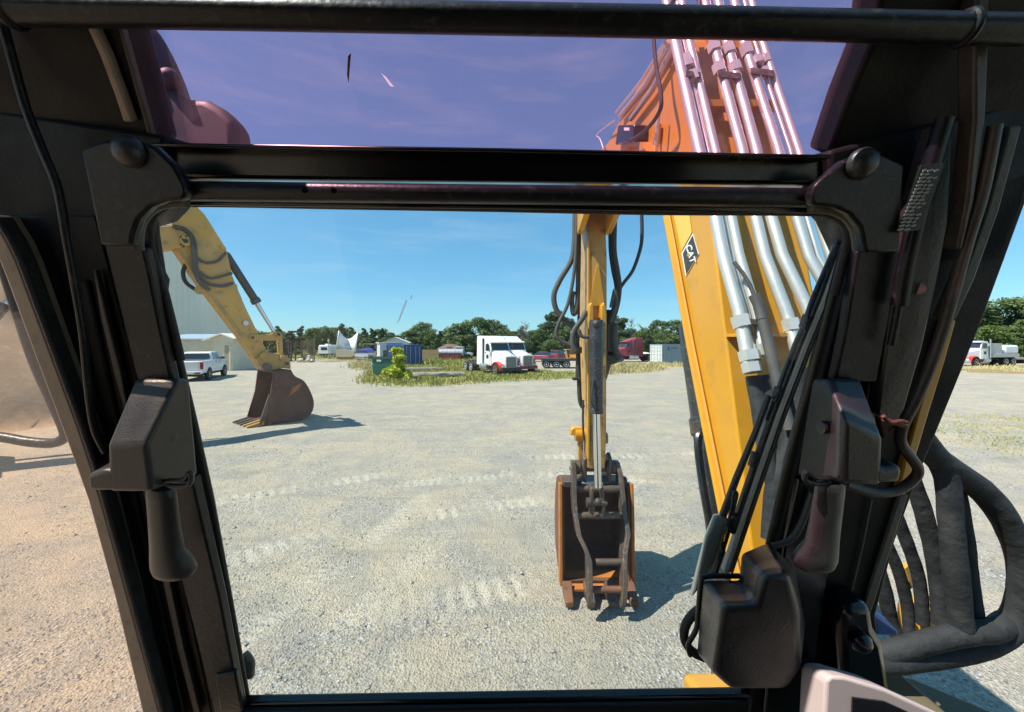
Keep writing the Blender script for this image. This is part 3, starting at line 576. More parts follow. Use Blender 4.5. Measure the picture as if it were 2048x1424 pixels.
MB().bb(-.35, .05, -.125, -.085, 1.25, 1.42).build('sticker', M['decal_white'], t, world=False)
# concrete blocks and slab edge in the grass
M['concrete'] = mat('weathered_concrete', (.30, .27, .22), .9, col2=(.20, .17, .13), scale=2.5, amount=.8, bump=.5, bscale=14)
def rock(name, label, pa, pb, w_, h, seed, m, cat, group=None):
    rnd = random.Random(seed); a, b = Vector(pa), Vector(pb); ax = (b-a).normalized(); sd_ = Vector((-ax.y, ax.x, 0)); n = max(3, int((b-a).length/.35)); rings = []
    for i in range(n+1):
        c = a.lerp(b, i/n); k = 1 if 0 < i < n else .8; q = []
        for j in range(10):
            t_ = 2*math.pi*j/10; rr = 1 + rnd.uniform(-.12, .12); q.append(c + sd_*math.cos(t_)*w_/2*rr*k + Vector((0, 0, max(-.02, h*.5 + math.sin(t_)*h*.62*rr*k))))
        rings.append(q)
    return tag(MB().loft(rings).build(name, m, loc=tuple(a)), label, cat, group)
ga, gb, gc, gd = G(776, 749), G(802, 752), G(815, 757), G(928, 753)
rock('concrete_block', 'broken brown concrete block under the yellow green bush', (ga.x, ga.y, 0), (gb.x, gb.y, 0), .9, .75, 1, M['concrete'], 'concrete block')
rock('concrete_slab', 'long low concrete slab lying in the grass left of the white truck', (gc.x, gc.y, 0), (gd.x, gd.y, 0), .7, .42, 2, M['concrete'], 'slab')
ge, gf_ = G(812, 744), G(885, 743); rock('timber_beam', 'weathered timber beam behind the concrete slab', (ge.x, ge.y, .02), (gf_.x, gf_.y, .02), .35, .4, 3, M['concrete'], 'timber')
# wooden fence: every board a piece
M['fence'] = mat('tan_fence_board', (.36, .26, .13), .85, col2=(.28, .21, .12), scale=2, amount=.7)
Yf = 60.; fa, fb = U(836, HY, Yf).x, U(876, HY, Yf).x; t = thing('board_fence', 'tan upright board fence right of the blue container', 'fence', (fa, Yf, 0)); x = fa; bm_ = None
while x < fb:
    if bm_ is None: bm_ = MB().bb(x, x+.145, Yf, Yf+.03, 0, 1.8).build('board', M['fence'], t)
    else:
        o = bm_.copy(); COL.objects.link(o); o.parent = t; o.location = (x - fa, 0, random.uniform(-.02, .02))
    x += .155
MB().bb(fa, fb, Yf + .032, Yf + .08, .4, .5).bb(fa, fb, Yf + .032, Yf + .08, 1.4, 1.5).build('rail', M['fence'], t)
# rack of steel panels by the tree line
M['rack'] = mat('brown_black_steel', (.05, .032, .028), .7, col2=(.09, .05, .035), scale=3, amount=.6)
Yr = 62.; ra, rb, rc = U(564, HY, Yr).x, U(578, HY, Yr).x, U(602, HY, Yr).x; t = thing('pipe_rack', 'dark steel rack of stacked rails before the tree line', 'rack', (rb, Yr, 0))
for x in (ra, rb - .2, rb + .2, rc - 1.0, rc): MB().bb(x, x+.18, Yr, Yr+.15, 0, 3.1).build('post', M['rack'], t)
for i in range(6): MB().bb(ra, rb, Yr + .16, Yr + .9, .35 + .5*i, .55 + .5*i).build('shelf', M['dark_metal'], t)
for i in range(4): MB().bb(rb + .2, rc, Yr + .16, Yr + .3, .4 + .75*i, .52 + .75*i).build('crossbar', M['rack'], t)
M['mesh_'] = mat('rusted_mesh', (.16, .12, .09), .8)
xa, xb = U(603, HY, 63).x, U(628, HY, 63).x; t = thing('mesh_panel', 'tall rusted wire mesh panel standing by the rack', 'panel', (xa, 63, 0)); mb = MB(); x = xa
while x < xb: mb.bb(x, x+.045, 63, 63.05, 0, 3.1 - .5*(x-xa)/(xb-xa)*0); x += .16
z = .1
while z < 3.1: mb.bb(xa, xb, 63.051, 63.09, z, z+.045); z += .3
tag(mb.build('wire_grid', M['mesh_'], t), kind='stuff'); [MB().bb(x, x+.09, 62.98, 63.1, 0, 3.15).build('post', M['mesh_'], t) for x in (xa-.1, xb)]
# scrap heap
t = thing('scrap_heap', 'jumble of pale scrap pieces before the mesh panel', 'scrap', (U(612, HY, 58).x, 58, 0)); rs = random.Random(8)
for i in range(9):
    p = Vector((U(604 + 20*rs.random(), HY, 58).x, 58 + rs.uniform(-.6, .6), rs.uniform(.12, .85)))
    MB().box(p, (rs.uniform(.2, .5), rs.uniform(.2, .5), rs.uniform(.15, .45)), Matrix.Rotation(rs.random()*3, 3, 'Z') @ Matrix.Rotation(rs.uniform(-.6, .6), 3, 'X')).build('scrap_piece', M['office'] if i % 3 else M['rust'], t, bevel=.03)
MB().box((U(612, HY, 58).x, 58, .12), (1.9, 1.4, .24)).build('pallet', M['fence'], t)
# posts by the trailer
for k, (x, yb, h) in enumerate(((651, 716, .9), (661, 717, .95), (668, 716, .9), (698, 716, .6), (707, 716, .6))):
    p = G(x, yb); tag(MB().lathe((p.x, p.y, 0), (p.x, p.y, h), [(0, .09), (.9, .09), (1, .05)], 8).build('post', M['concrete'], loc=(p.x, p.y, 0)), 'short pale post in the row between travel trailer and boat', 'post', 'short posts by the trailer')
p = G(657, 716); t = thing('utility_pole', 'thin grey pole standing beside the travel trailer', 'pole', (p.x, p.y, 0)); MB().cyl((0, 0, 0), (0, 0, 3.6), .06, 8).build('pole', M['alu'], t, world=False); MB().bb(-.14, .14, -.1, .1, 3.0, 3.35).build('meter_box', M['office'], t, world=False)
# white folded roof sheet on end (curved)
M['white_sheet'] = mat('white_metal_sheet', (.70, .73, .74), .4, col2=(.62, .63, .60), scale=.7, amount=.5)
M['tan_sheet'] = mat('tan_underside', (.40, .36, .27), .6)
Yw = 66.; t = thing('curved_metal_panel', 'large white curved metal roof section standing behind the covered boat', 'metal panel', (U(692, HY, Yw).x, Yw, 0))
def wp(x, y, dy=0): return U(x, y, Yw + dy)
rows = []
for k in range(9):
    s = k / 8; top = 661 + 14*math.sin(math.pi*s)*1.05 + 4*s - 2*0; xx = 677 + (716 - 677)*s; xb_ = 671 + (712-671)*s; bot = 697 + 5*s
    rows.append([wp(xx, top, 2.0*math.sin(math.pi*s)), wp(xx*.5 + xb_*.5, (top+bot)/2 + 1.5, 2.4*math.sin(math.pi*s)), wp(xb_, bot, 1.2*math.sin(math.pi*s))])
vs_ = [p for r in rows for p in r]; fs_ = [(k*3+i, k*3+i+1, (k+1)*3+i+1, (k+1)*3+i) for k in range(8) for i in range(2)]
o = MB().add(vs_, fs_).build('sheet', M['white_sheet'], t); mo = o.modifiers.new('solid', 'SOLIDIFY'); mo.thickness = .12
mb = MB()
for i in (0, 1): mb.tube([r[i].lerp(r[i+1], .45) + Vector((0, -.05, 0)) for r in rows], .05, 5)
for r in rows[1:-1:1]: mb.tube([r[0] + Vector((0, -.04, 0)), r[1] + Vector((0, -.04, 0)), r[2] + Vector((0, -.04, 0))], .03, 4)
mb.build('seam', M['white_sheet'], t)
pr = [wp(671, 697), wp(712, 702), wp(708, 712), wp(700, 714), wp(680, 714), wp(671, 712)]
MB().prism(pr, (0, 2.5, 0)).build('underside', M['tan_sheet'], t); MB().prism([wp(671, 713.5, .3), wp(708, 713.5, .3), wp(708, 719.4, .3), wp(671, 719.4, .3)], (0, 2, 0)).build('footing', M['fence'], t)
# travel trailer
p = G(648, 716); p.z = 0; t = thing('travel_trailer', 'small white travel trailer beside the thin grey pole', 'trailer', p, R(0)); W = 1.05
pr = [Vector((-W, 0, .75)), Vector((W, 0, .75)), Vector((W+.05, 0, 1.9)), Vector((W-.15, 0, 2.35)), Vector((-W+.15, 0, 2.35)), Vector((-W-.05, 0, 1.9))]
MB().prism(pr, (0, 4.2, 0)).build('body', M['white_paint'], t, world=False, bevel=.12, seg=3); MB().bb(-.55, .55, -.03, .02, 1.45, 1.95).build('window', M['dark_glass'], t, world=False); MB().bb(-.4, .4, 1.2, 2.1, 2.35, 2.55).build('vent', M['white_paint'], t, world=False, bevel=.06)
MB().bb(-.9, .9, .1, 4.1, .5, .74).build('chassis', M['dark_metal'], t, world=False); MB().tube([(0, .2, .55), (0, -.9, .5)], .07, 6).build('hitch', M['dark_metal'], t, world=False); MB().cyl((0, -.7, 0), (0, -.7, .6), .05, 6).build('jack', M['alu'], t, world=False)
# ------------------------------------------------------------------ wheels
WH = {}
def wheel(t, x, y, r, wd, rimmat, side, name='wheel'):
    """tyre (mesh) with its rim as a sub-part; axle along local Y"""
    key = (round(r, 3), round(wd, 3), rimmat.name, side)
    if key not in WH:
        mb = MB(); pf = [(r*.60, -.42), (r*.80, -.5), (r*.95, -.47), (r, -.36), (r, .36), (r*.95, .47), (r*.80, .5), (r*.60, .42)]
        rings = [[Vector((q*math.cos(a), s*wd, q*math.sin(a))) for a in [2*math.pi*k/22 for k in range(22)]] for q, s in pf]; mb.loft(rings)
        o = mb.build('tmp', M['tyre'], world=False); tm = o.data; bpy.data.objects.remove(o, do_unlink=True)
        mb = MB(); s = side
        pf = [(r*.60, .28), (r*.60, .46), (r*.54, .47), (r*.50, .30), (r*.20, .24), (r*.18, .42), (r*.10, .46)]
        mb.loft([[Vector((q*math.cos(a), s*e*wd, q*math.sin(a))) for a in [2*math.pi*k/22 for k in range(22)]] for q, e in pf])
        for k in range(8): a = 2*math.pi*k/8; mb.cyl((r*.34*math.cos(a), s*.26*wd, r*.34*math.sin(a)), (r*.34*math.cos(a), s*.33*wd, r*.34*math.sin(a)), r*.045, 6)
        o = mb.build('tmp', rimmat, world=False); rm = o.data; bpy.data.objects.remove(o, do_unlink=True); WH[key] = (tm, rm)
    tm, rm = WH[key]; a = bpy.data.objects.new(name, tm); COL.objects.link(a); a.parent = t; a.location = (x, y, r); b = bpy.data.objects.new('rim', rm); COL.objects.link(b); b.parent = a; return a
for s in (-1, 1): wheel(t, s*.95, 2.2, .33, .22, M['alu'], 1).rotation_euler = (0, 0, R(-90*s))
# covered boat on a trailer
M['canvas'] = mat('blue_boat_canvas', (.035, .045, .20), .8, col2=(.05, .06, .25), scale=2, amount=.6)
p = G(723, 722); p.z = 0; t = thing('covered_boat', 'white boat under a blue canvas cover on its trailer', 'boat', p, R(0))
ring = lambda y, s, z0: [Vector((-1.15*s, y, 1.25+z0)), Vector((-1.05*s, y, .85+z0)), Vector((-.4*s, y, .5+z0)), Vector((.4*s, y, .5+z0)), Vector((1.05*s, y, .85+z0)), Vector((1.15*s, y, 1.25+z0))]
MB().loft([ring(0, .92, 0), ring(.5, 1, 0), ring(3.0, 1, 0), ring(4.6, .6, .05), ring(5.4, .12, .15)]).build('hull', M['white_paint'], t, world=False)
MB().loft([[Vector((-1.2, -.05, 1.26)), Vector((-.7, -.05, 1.62)), Vector((0, -.05, 1.72)), Vector((.7, -.05, 1.62)), Vector((1.2, -.05, 1.26))], [Vector((-1.2, 3, 1.27)), Vector((-.6, 3, 1.9)), Vector((0, 3, 2.0)), Vector((.6, 3, 1.9)), Vector((1.2, 3, 1.27))], [Vector((-.2, 5.3, 1.42)), Vector((-.1, 5.3, 1.5)), Vector((0, 5.3, 1.52)), Vector((.1, 5.3, 1.5)), Vector((.2, 5.3, 1.42))]]).build('cover', M['canvas'], t, world=False)
MB().bb(-1.02, 1.02, -.06, -.01, .62, .92).build('transom', M['office'], t, world=False); MB().bb(-1.1, 1.1, -.25, -.08, .34, .46).bb(-.06, .06, -.2, 6.2, .3, .4).bb(-.85, -.7, .2, 3.8, .4, .62).bb(.7, .85, .2, 3.8, .4, .62).build('trailer_frame', M['alu'], t, world=False)
for s in (-1, 1): wheel(t, s*1.0, 1.4, .3, .2, M['alu'], 1).rotation_euler = (0, 0, R(-90*s)); MB().bb(s*.75, s*1.0, -.27, -.25, .5, .58).build('tail_light', M['red_lens'], t, world=False)
mb = MB(); mb.tube([(-1.0, 3.2, 1.8), (-.95, 3.3, 2.6), (.95, 3.3, 2.6), (1.0, 3.2, 1.8)], .04, 6); mb.build('arch', M['alu'], t, world=False)
# ------------------------------------------------------------------ conventional tractor trucks.  local +X is forward, front axle at x=0
def tractor(label, p, rz, body, fender, sleeper=True, frame_m=None, tail='fifth', rimf=None, group=None, bump_m=None):
    frame_m = frame_m or M['dark_metal']; rimf = rimf or M['alu']; t = thing('truck', label, 'truck', p, rz, group)
    # hood: tapered with a raised centre
    def hr(x, w, z, zs, zb=.95): return [Vector((x, -w, zb)), Vector((x, -w, zs)), Vector((x, -w*.55, z)), Vector((x, w*.55, z)), Vector((x, w, zs)), Vector((x, w, zb))]
    h = MB().loft([hr(.95, .62, 1.78, 1.66, .72), hr(.55, .68, 1.86, 1.72, .75), hr(-.5, .86, 2.08, 1.92), hr(-.95, .95, 2.16, 2.02)]).build('hood', body, t, world=False, bevel=.05, seg=3)
    g = MB().bb(.93, .99, -.50, .50, .76, 1.62).build('grille', M['dark_metal'], t, world=False)
    mb = MB(); [mb.bb(.985, 1.01, y-.012, y+.012, .78, 1.6) for y in [-.48 + .096*k for k in range(11)]]; mb.build('grille_bar', M['alu'], g, world=False)
    mb = MB(); mb.bb(.95, 1.02, -.58, -.50, .70, 1.68); mb.bb(.95, 1.02, .50, .58, .70, 1.68); mb.bb(.95, 1.02, -.50, .50, 1.62, 1.70); mb.bb(.95, 1.02, -.50, .50, .69, .76); mb.build('grille_surround', body, g, world=False, bevel=.015)
    MB().ball((.97, 0, 1.80), (.05, .03, .06), 8, 5).build('hood_ornament', M['chrome'], h, world=False)
    # cab
    def cb(x, zb, zt, w, wt): return [Vector((x, -w, zb)), Vector((x, w, zb)), Vector((x, wt, zt)), Vector((x, -wt, zt))]
    MB().loft([cb(-.90, .85, 2.14, 1.0, .98), cb(-.94, .85, 2.16, 1.02, .98), cb(-1.30, .85, 2.92, 1.04, .93), cb(-2.25, .85, 3.0, 1.04, .95)]).build('cab', body, t, world=False, bevel=.06, seg=3)
    MB().add([(-.958, -.90, 2.20), (-.958, .90, 2.20), (-1.285, .86, 2.84), (-1.285, -.86, 2.84)], [(0, 1, 2, 3)]).prism([Vector((-.95, -.90, 2.20)), Vector((-.95, .90, 2.20)), Vector((-1.27, .86, 2.84)), Vector((-1.27, -.86, 2.84))], (.012, 0, .006)).build('windshield', M['dark_glass'], t, world=False)
    MB().prism([Vector((-.94, -.012, 2.20)), Vector((-.94, .012, 2.20)), Vector((-1.26, .012, 2.84)), Vector((-1.26, -.012, 2.84))], (.014, 0, .008)).build('windshield_divider', M['dark_metal'], t, world=False)
    MB().prism([Vector((-1.02, -.94, 2.90)), Vector((-1.02, .94, 2.90)), Vector((-1.35, .96, 2.98)), Vector((-1.35, -.96, 2.98))], (0, 0, .05)).build('visor', body, t, world=False, bevel=.015)
    mb = MB(); [mb.ball((-1.28, y, 3.03), (.05, .05, .045), 6, 4) for y in (-.7, -.25, 0, .25, .7)]; mb.build('roof_marker', M['orange_rust'], t, world=False)
    for s in (-1, 1):
        d = MB().prism([Vector((-1.15, s*1.045, 2.18)), Vector((-1.95, s*1.045, 2.18)), Vector((-1.95, s*1.0, 2.78)), Vector((-1.40, s*1.0, 2.78))], (0, s*.012, 0)).build('door_window', M['dark_glass'], t, world=False)
        dr = MB().bb(-2.0, -1.08, s*1.042, s*1.066, .95, 2.12).build('door', body, t, world=False, bevel=.01); MB().bb(-1.95, -1.78, s*1.066, s*1.09, 1.95, 2.02).build('handle', M['dark_metal'], dr, world=False); MB().bb(-1.75, -1.3, s*1.064, s*1.072, 1.45, 1.8).build('door_sign', M['decal_black'], dr, world=False)
        # mirrors
        mb = MB(); mb.tube([(-1.1, s*1.02, 2.9), (-1.0, s*1.32, 2.85), (-1.0, s*1.32, 2.15), (-1.1, s*1.02, 2.1)], .02, 6); mb.bb(-1.05, -.98, s*1.22, s*1.42, 2.25, 2.75); mb.build('mirror', M['dark_metal'], t, world=False)
        # fender: arch over the front wheel
        rings = []
        for k in range(13):
            a = R(-8 + 190*k/12); c = Vector((math.cos(a)*.64, 0, .52 + math.sin(a)*.62)); q = []
            for (dy, rr) in ((.58, 1.0), (.62, 1.10), (.86, 1.17), (1.08, 1.13), (1.12, 1.0)): q.append(Vector((c.x*rr + (.12 if a < R(80) else 0), s*dy, .52 + (c.z-.52)*rr)))
            rings.append(q)
        f = MB().loft(rings, cap=False, closed=False).build('fender', fender, t, world=False); mo = f.modifiers.new('solid', 'SOLIDIFY'); mo.thickness = .03
        MB().loft([[Vector((.70, s*.60, .62)), Vector((.78, s*1.06, .62)), Vector((.72, s*1.06, 1.02)), Vector((.66, s*.60, 1.06))], [Vector((.95, s*.60, .62)), Vector((.92, s*.98, .62)), Vector((.88, s*.98, .96)), Vector((.9, s*.60, .98))]]).build('fender_nose', fender, f, world=False, bevel=.03)
        MB().bb(.90, .955, s*.66, s*.92, .74, .90).build('headlight', M['decal_white'], t, world=False, bevel=.02)
        wheel(t, 0, s*.98, .52, .28, rimf, s); mb = MB(); mb.cyl((-1.55 if sleeper else -1.35, s*.92, .72), (-3.0 if sleeper else -2.3, s*.92, .72), .31, 18); mb.build('fuel_tank', M['alu'], t, world=False)
        mb = MB(); mb.bb(-2.9 if sleeper else -2.2, -1.0, s*.78, s*1.08, .34, .42); mb.build('step', M['alu'], t, world=False)
        for ax in (-5.1, -6.4):
            for yy in (.70, 1.02): wheel(t, ax, s*yy, .51, .26, M['white_paint'] if sleeper else M['alu'], s)
            MB().prism([Vector((ax+.3, s*.55, 1.10)), Vector((ax-.3, s*.55, 1.10)), Vector((ax-.55, s*.55, .86)), Vector((ax+.55, s*.55, .86))], (0, s*.08, 0)).build('spring', frame_m, t, world=False)
        MB().cyl((-2.32 if sleeper else -2.32, s*1.12, 1.0), (-2.32, s*1.12, 3.3), .075, 10).build('exhaust_stack', M['chrome'] if not sleeper else M['dark_metal'], t, world=False)
        MB().bb(-7.0, .95, s*.36, s*.46, .78, 1.02).build('frame_rail', frame_m, t, world=False)
    b = MB().loft([[Vector((.98, -1.1, .42)), Vector((.98, 1.1, .42)), Vector((.98, 1.1, .74)), Vector((.98, -1.1, .74))], [Vector((1.14, -.95, .44)), Vector((1.14, .95, .44)), Vector((1.14, .95, .73)), Vector((1.14, -.95, .73))]]).build('bumper', bump_m or M['dark_metal'], t, world=False, bevel=.02); MB().bb(1.141, 1.15, -.16, .16, .52, .64).build('number_plate', M['dark_metal'], b, world=False)
    mb = MB(); [mb.cyl((ax, -.9, .51), (ax, .9, .51), .09, 8) for ax in (0, -5.1, -6.4)]; mb.build('axle', frame_m, t, world=False)
    mb = MB(); mb.bb(-3.9 if sleeper else -2.3, .6, -.35, .35, .45, .84); mb.build('engine_block', M['dark_metal'], t, world=False)
    if sleeper:
        MB().loft([cb(-2.15, .80, 3.05, 1.08, 1.0), cb(-2.35, .80, 3.38, 1.1, 1.04), cb(-2.7, .80, 3.52, 1.1, 1.05), cb(-3.8, .80, 3.55, 1.1, 1.05)]).build('sleeper', body, t, world=False, bevel=.07, seg=3)
        MB().loft([cb(-1.25, 2.9, 2.98, .92, .88), cb(-2.4, 2.9, 3.42, 1.0, .94)]).build('roof_fairing', body, t, world=False, bevel=.05)
        for s in (-1, 1): MB().bb(-3.3, -2.75, s*1.098, s*1.112, 1.1, 1.75).build('locker_door', body, t, world=False, bevel=.01)
    if tail == 'fifth':
        mb = MB(); mb.bb(-6.2, -5.2, -.5, .5, 1.04, 1.16); mb.bb(-7.0, -3.9, -.3, .3, 1.02, 1.045); mb.build('fifth_wheel', M['dark_metal'], t, world=False)
    return t
fwd = Vector((.50, -.866)); rzt = math.atan2(fwd.y, fwd.x); lf = Vector((-fwd.y, fwd.x))
P1 = Vector((-.55, 35.6, 0)); tractor('white sleeper truck with red front fenders, nearer of the pair on the grass', P1, rzt, M['white_paint'], M['red_paint'])
P2 = P1 + Vector((lf.x, lf.y, 0)) * 2.65 - Vector((fwd.x, fwd.y, 0)) * 1.5; tractor('white sleeper truck with red fenders parked close behind the first white truck', P2, rzt, M['white_paint'], M['red_paint'], bump_m=M['maroon'])
p = G(1232, 724); p.z = 0; f2 = Vector((-.97, -.24)); tractor('faded maroon tractor truck with bare frame beside the grey container', p, math.atan2(f2.y, f2.x), M['maroon'], M['maroon'], sleeper=True, frame_m=M['maroon'])
p = Vector((56.0, 49.5, 0)); f3 = Vector((-.97, -.22)); tu = tractor('white and red utility truck with grey box body by the right hand trees', p, math.atan2(f3.y, f3.x), M['white_paint'], M['red_paint'], sleeper=False, tail='box', bump_m=M['alu'])
M['body_grey'] = mat('grey_box_body', (.42, .43, .42), .5, col2=(.5, .5, .48), scale=2, amount=.5)
bx = MB().bb(-7.4, -2.6, -1.15, 1.15, 1.05, 1.5).build('service_body', M['body_grey'], tu, world=False, bevel=.03)
MB().bb(-4.4, -2.6, -1.1, 1.1, 1.5, 2.75).build('tool_box', M['body_grey'], tu, world=False, bevel=.03); MB().bb(-7.4, -4.9, -1.12, 1.12, 1.5, 2.55).build('tank', M['white_paint'], tu, world=False, bevel=.25, seg=4)
mb = MB(); [mb.bb(x, x+.03, -1.135, -1.10, 1.55, 2.7) for x in (-4.0, -3.5, -3.0)]; mb.build('tool_box_seam', M['dark_metal'], tu, world=False)
MB().bb(-2.4, -1.4, -.5, .5, 3.0, 3.12).build('light_bar', M['alu'], tu, world=False)
p = Vector((58.6, 56.0, 0)); tractor('second pale truck mostly hidden behind the utility truck', p, math.atan2(f3.y, f3.x), M['white_paint'], M['white_paint'], sleeper=False, tail='fifth')
# ------------------------------------------------------------------ white pickup
fw = Vector((-.37, .93)); rzp = math.atan2(fw.y, fw.x); pr_ = G(412, 759.5); rgt = Vector((fw.y, -fw.x, 0)); pc = Vector((pr_.x, pr_.y, 0)) - rgt*.86
t = thing('pickup_truck', 'white crew cab pickup parked beside the cream shed', 'pickup', pc, rzp); t.scale = (1.1, 1.1, 1.1)       # local +X forward, rear axle at x=0
def sec(x, zb, zt, w): return [Vector((x, -w*.97, zb)), Vector((x, w*.97, zb)), Vector((x, w, (zb+zt)/2)), Vector((x, w*.96, zt)), Vector((x, -w*.96, zt)), Vector((x, -w, (zb+zt)/2))]
MB().loft([sec(-1.25, .62, 1.38, .98), sec(-1.18, .55, 1.40, 1.0), sec(.95, .52, 1.40, 1.0), sec(3.1, .50, 1.36, 1.0), sec(4.3, .55, 1.30, .98), sec(4.65, .62, 1.12, .88)]).build('body', M['white_paint'], t, world=False, bevel=.04, seg=3)
MB().loft([[Vector((.75, -.93, 1.38)), Vector((.75, .93, 1.38)), Vector((.95, .78, 1.92)), Vector((.95, -.78, 1.92))], [Vector((1.2, -.94, 1.38)), Vector((1.2, .94, 1.38)), Vector((1.25, .78, 1.98)), Vector((1.25, -.78, 1.98))], [Vector((2.3, -.94, 1.38)), Vector((2.3, .94, 1.38)), Vector((2.15, .78, 1.97)), Vector((2.15, -.78, 1.97))], [Vector((3.05, -.92, 1.36)), Vector((3.05, .92, 1.36)), Vector((2.45, .76, 1.92)), Vector((2.45, -.76, 1.92))]]).build('cab_roof', M['white_paint'], t, world=False, bevel=.04, seg=3)
MB().prism([Vector((.735, -.82, 1.47)), Vector((.735, .82, 1.47)), Vector((.905, .72, 1.85)), Vector((.905, -.72, 1.85))], (-.015, 0, .005)).build('rear_window', M['dark_glass'], t, world=False)
for s in (-1, 1):
    for a, b, c, d in ((1.15, 1.85, 1.82, 1.25), (1.95, 2.85, 2.38, 1.95)):
        MB().prism([Vector((a, s*.937, 1.44)), Vector((b, s*.937, 1.44)), Vector((c, s*.80, 1.90)), Vector((d, s*.80, 1.90))], (0, s*.012, .004)).build('side_window', M['dark_glass'], t, world=False)
    MB().bb(-1.275, -1.235, s*.80, s*.985, .82, 1.30).build('tail_light', M['red_lens'], t, world=False, bevel=.01)
    MB().bb(2.55, 2.75, s*.98, s*1.22, 1.38, 1.58).build('mirror', M['dark_metal'], t, world=False, bevel=.03)
    MB().ring((0, s*.985, .41), (0, 1, 0), .46, .055, 22, 6).ring((3.65, s*.985, .41), (0, 1, 0), .46, .055, 22, 6).build('wheel_arch', M['dark_metal'], t, world=False)
    for x in (1.42, 2.25): MB().bb(x, x+.2, s*1.0, s*1.025, 1.2, 1.235).build('door_handle', M['dark_metal'], t, world=False)
    for x in (0, 3.65): wheel(t, x, s*.92, .41, .27, M['alu'], s)
MB().bb(-1.30, -1.26, -.72, .72, .74, 1.34).build('tailgate', M['white_paint'], t, world=False, bevel=.02); MB().bb(-1.44, -1.22, -.98, .98, .50, .70).build('rear_bumper', M['white_paint'], t, world=False, bevel=.04); MB().bb(-1.455, -1.43, -.86, -.55, .53, .62).build('bumper_recess', M['dark_metal'], t, world=False); MB().bb(-1.455, -1.43, .55, .86, .53, .62).build('bumper_recess', M['dark_metal'], t, world=False)
MB().bb(-1.1, .7, -.82, .82, 1.385, 1.412).build('bed_cover', M['dark_metal'], t, world=False); MB().bb(-1.0, 4.4, -.7, .7, .32, .52).build('chassis', M['dark_metal'], t, world=False)
# ------------------------------------------------------------------ small far vehicles
def car(name, label, p, rz, body, suv=False, cat='car'):
    t = thing(name, label, cat, p, rz); h = .2 if suv else 0
    MB().loft([sec(-.75, .4, .95+h, .84), sec(.1, .35, 1.0+h, .88), sec(2.0, .35, .98+h, .88), sec(3.2, .4, .85+h, .82)]).build('body', body, t, world=False, bevel=.06, seg=3)
    MB().loft([[Vector((-.5, -.78, .98+h)), Vector((-.5, .78, .98+h)), Vector((-.1, .62, 1.45+h)), Vector((-.1, -.62, 1.45+h))], [Vector((1.9, -.78, .97+h)), Vector((1.9, .78, .97+h)), Vector((1.2, .62, 1.45+h)), Vector((1.2, -.62, 1.45+h))]]).build('cabin', M['dark_glass'], t, world=False, bevel=.03); MB().bb(-.1, 1.2, -.6, .6, 1.452+h, 1.49+h).build('roof', body, t, world=False, bevel=.015)
    for s in (-1, 1):
        for x in (0, 2.55): wheel(t, x, s*.78, .32, .2, M['alu'], s)
    return t
p = G(1098, 727); p.z = 0; car('parked_car', 'maroon car parked behind the second white truck', p + Vector((0, 4, 0)), R(150), M['maroon'])
p = G(1118, 726); p.z = 0; car('parked_car', 'dark red sport utility car beside the yellow attachment', p + Vector((0, 5, 0)), R(60), M['maroon'], True)
p = G(1140, 722); p.z = 0; car('parked_car', 'white van partly hidden behind the yellow attachment', p + Vector((0, 4, 0)), R(40), M['white_paint'], True)
# lowboy trailer with yellow attachment on it
p = G(1093, 737); p.z = 0; t = thing('flatbed_trailer', 'low flatbed trailer with a row of wheels right of the white trucks', 'trailer', p, R(-2))
MB().bb(-.6, 5.2, 0, 2.4, .92, 1.08).build('deck', M['dark_metal'], t, world=False); MB().bb(-.6, 5.2, -.05, .0, .84, 1.02).build('side_rail', M['dark_metal'], t, world=False); [wheel(t, x, yy, .46, .25, M['white_paint'], -1) for x in (0, 1.1, 2.2) for yy in (.14, 2.2)]; MB().bb(4.6, 4.9, .2, .5, 0, .92).bb(4.6, 4.9, 1.9, 2.2, 0, .92).build('support_leg', M['dark_metal'], t, world=False); MB().bb(-.4, 2.6, .3, 2.1, .55, .92).build('axle_frame', M['dark_metal'], t, world=False)
M['yellow_rust'] = mat('rusted_orange_yellow', (.42, .21, .03), .65, col2=(.22, .09, .03), scale=1.5, amount=.8)
t2 = thing('yellow_attachment', 'rusty yellow loader bucket attachment lying on the flatbed trailer', 'loader bucket', (p.x + 2.4, p.y + .3, 1.08))
bp = [(-.1, 0), (.15, .02), (.9, .0), (1.5, .25), (1.65, .7), (1.4, 1.05), (1.25, 1.0), (1.45, .7), (1.32, .35), (.85, .14), (-.1, .12)]
MB().prism([Vector((0, a, b)) for a, b in bp], (3.6, 0, 0)).build('shell', M['yellow_rust'], t2, world=False)
for x in (-.06, 3.6): MB().prism([Vector((x, a, b)) for a, b in ((-.1, 0), (.9, 0), (1.5, .25), (1.65, .7), (1.4, 1.05), (.5, .55))], (.06, 0, 0)).build('side_plate', M['yellow_rust'], t2, world=False)
for k in range(6): MB().prism([Vector((.2+.62*k, -.45, .0)), Vector((.4+.62*k, -.45, .0)), Vector((.45+.62*k, -.08, .0)), Vector((.15+.62*k, -.08, .0))], (0, 0, .16)).build('tooth', M['yellow_rust'], t2, world=False)
MB().bb(.9, 1.3, 1.2, 1.9, .75, 1.5).bb(2.4, 2.8, 1.2, 1.9, .75, 1.5).build('lug', M['yellow_rust'], t2, world=False, bevel=.05); MB().cyl((.7, 1.6, 1.3), (3.0, 1.6, 1.3), .12, 10).build('pin', M['rust'], t2, world=False)
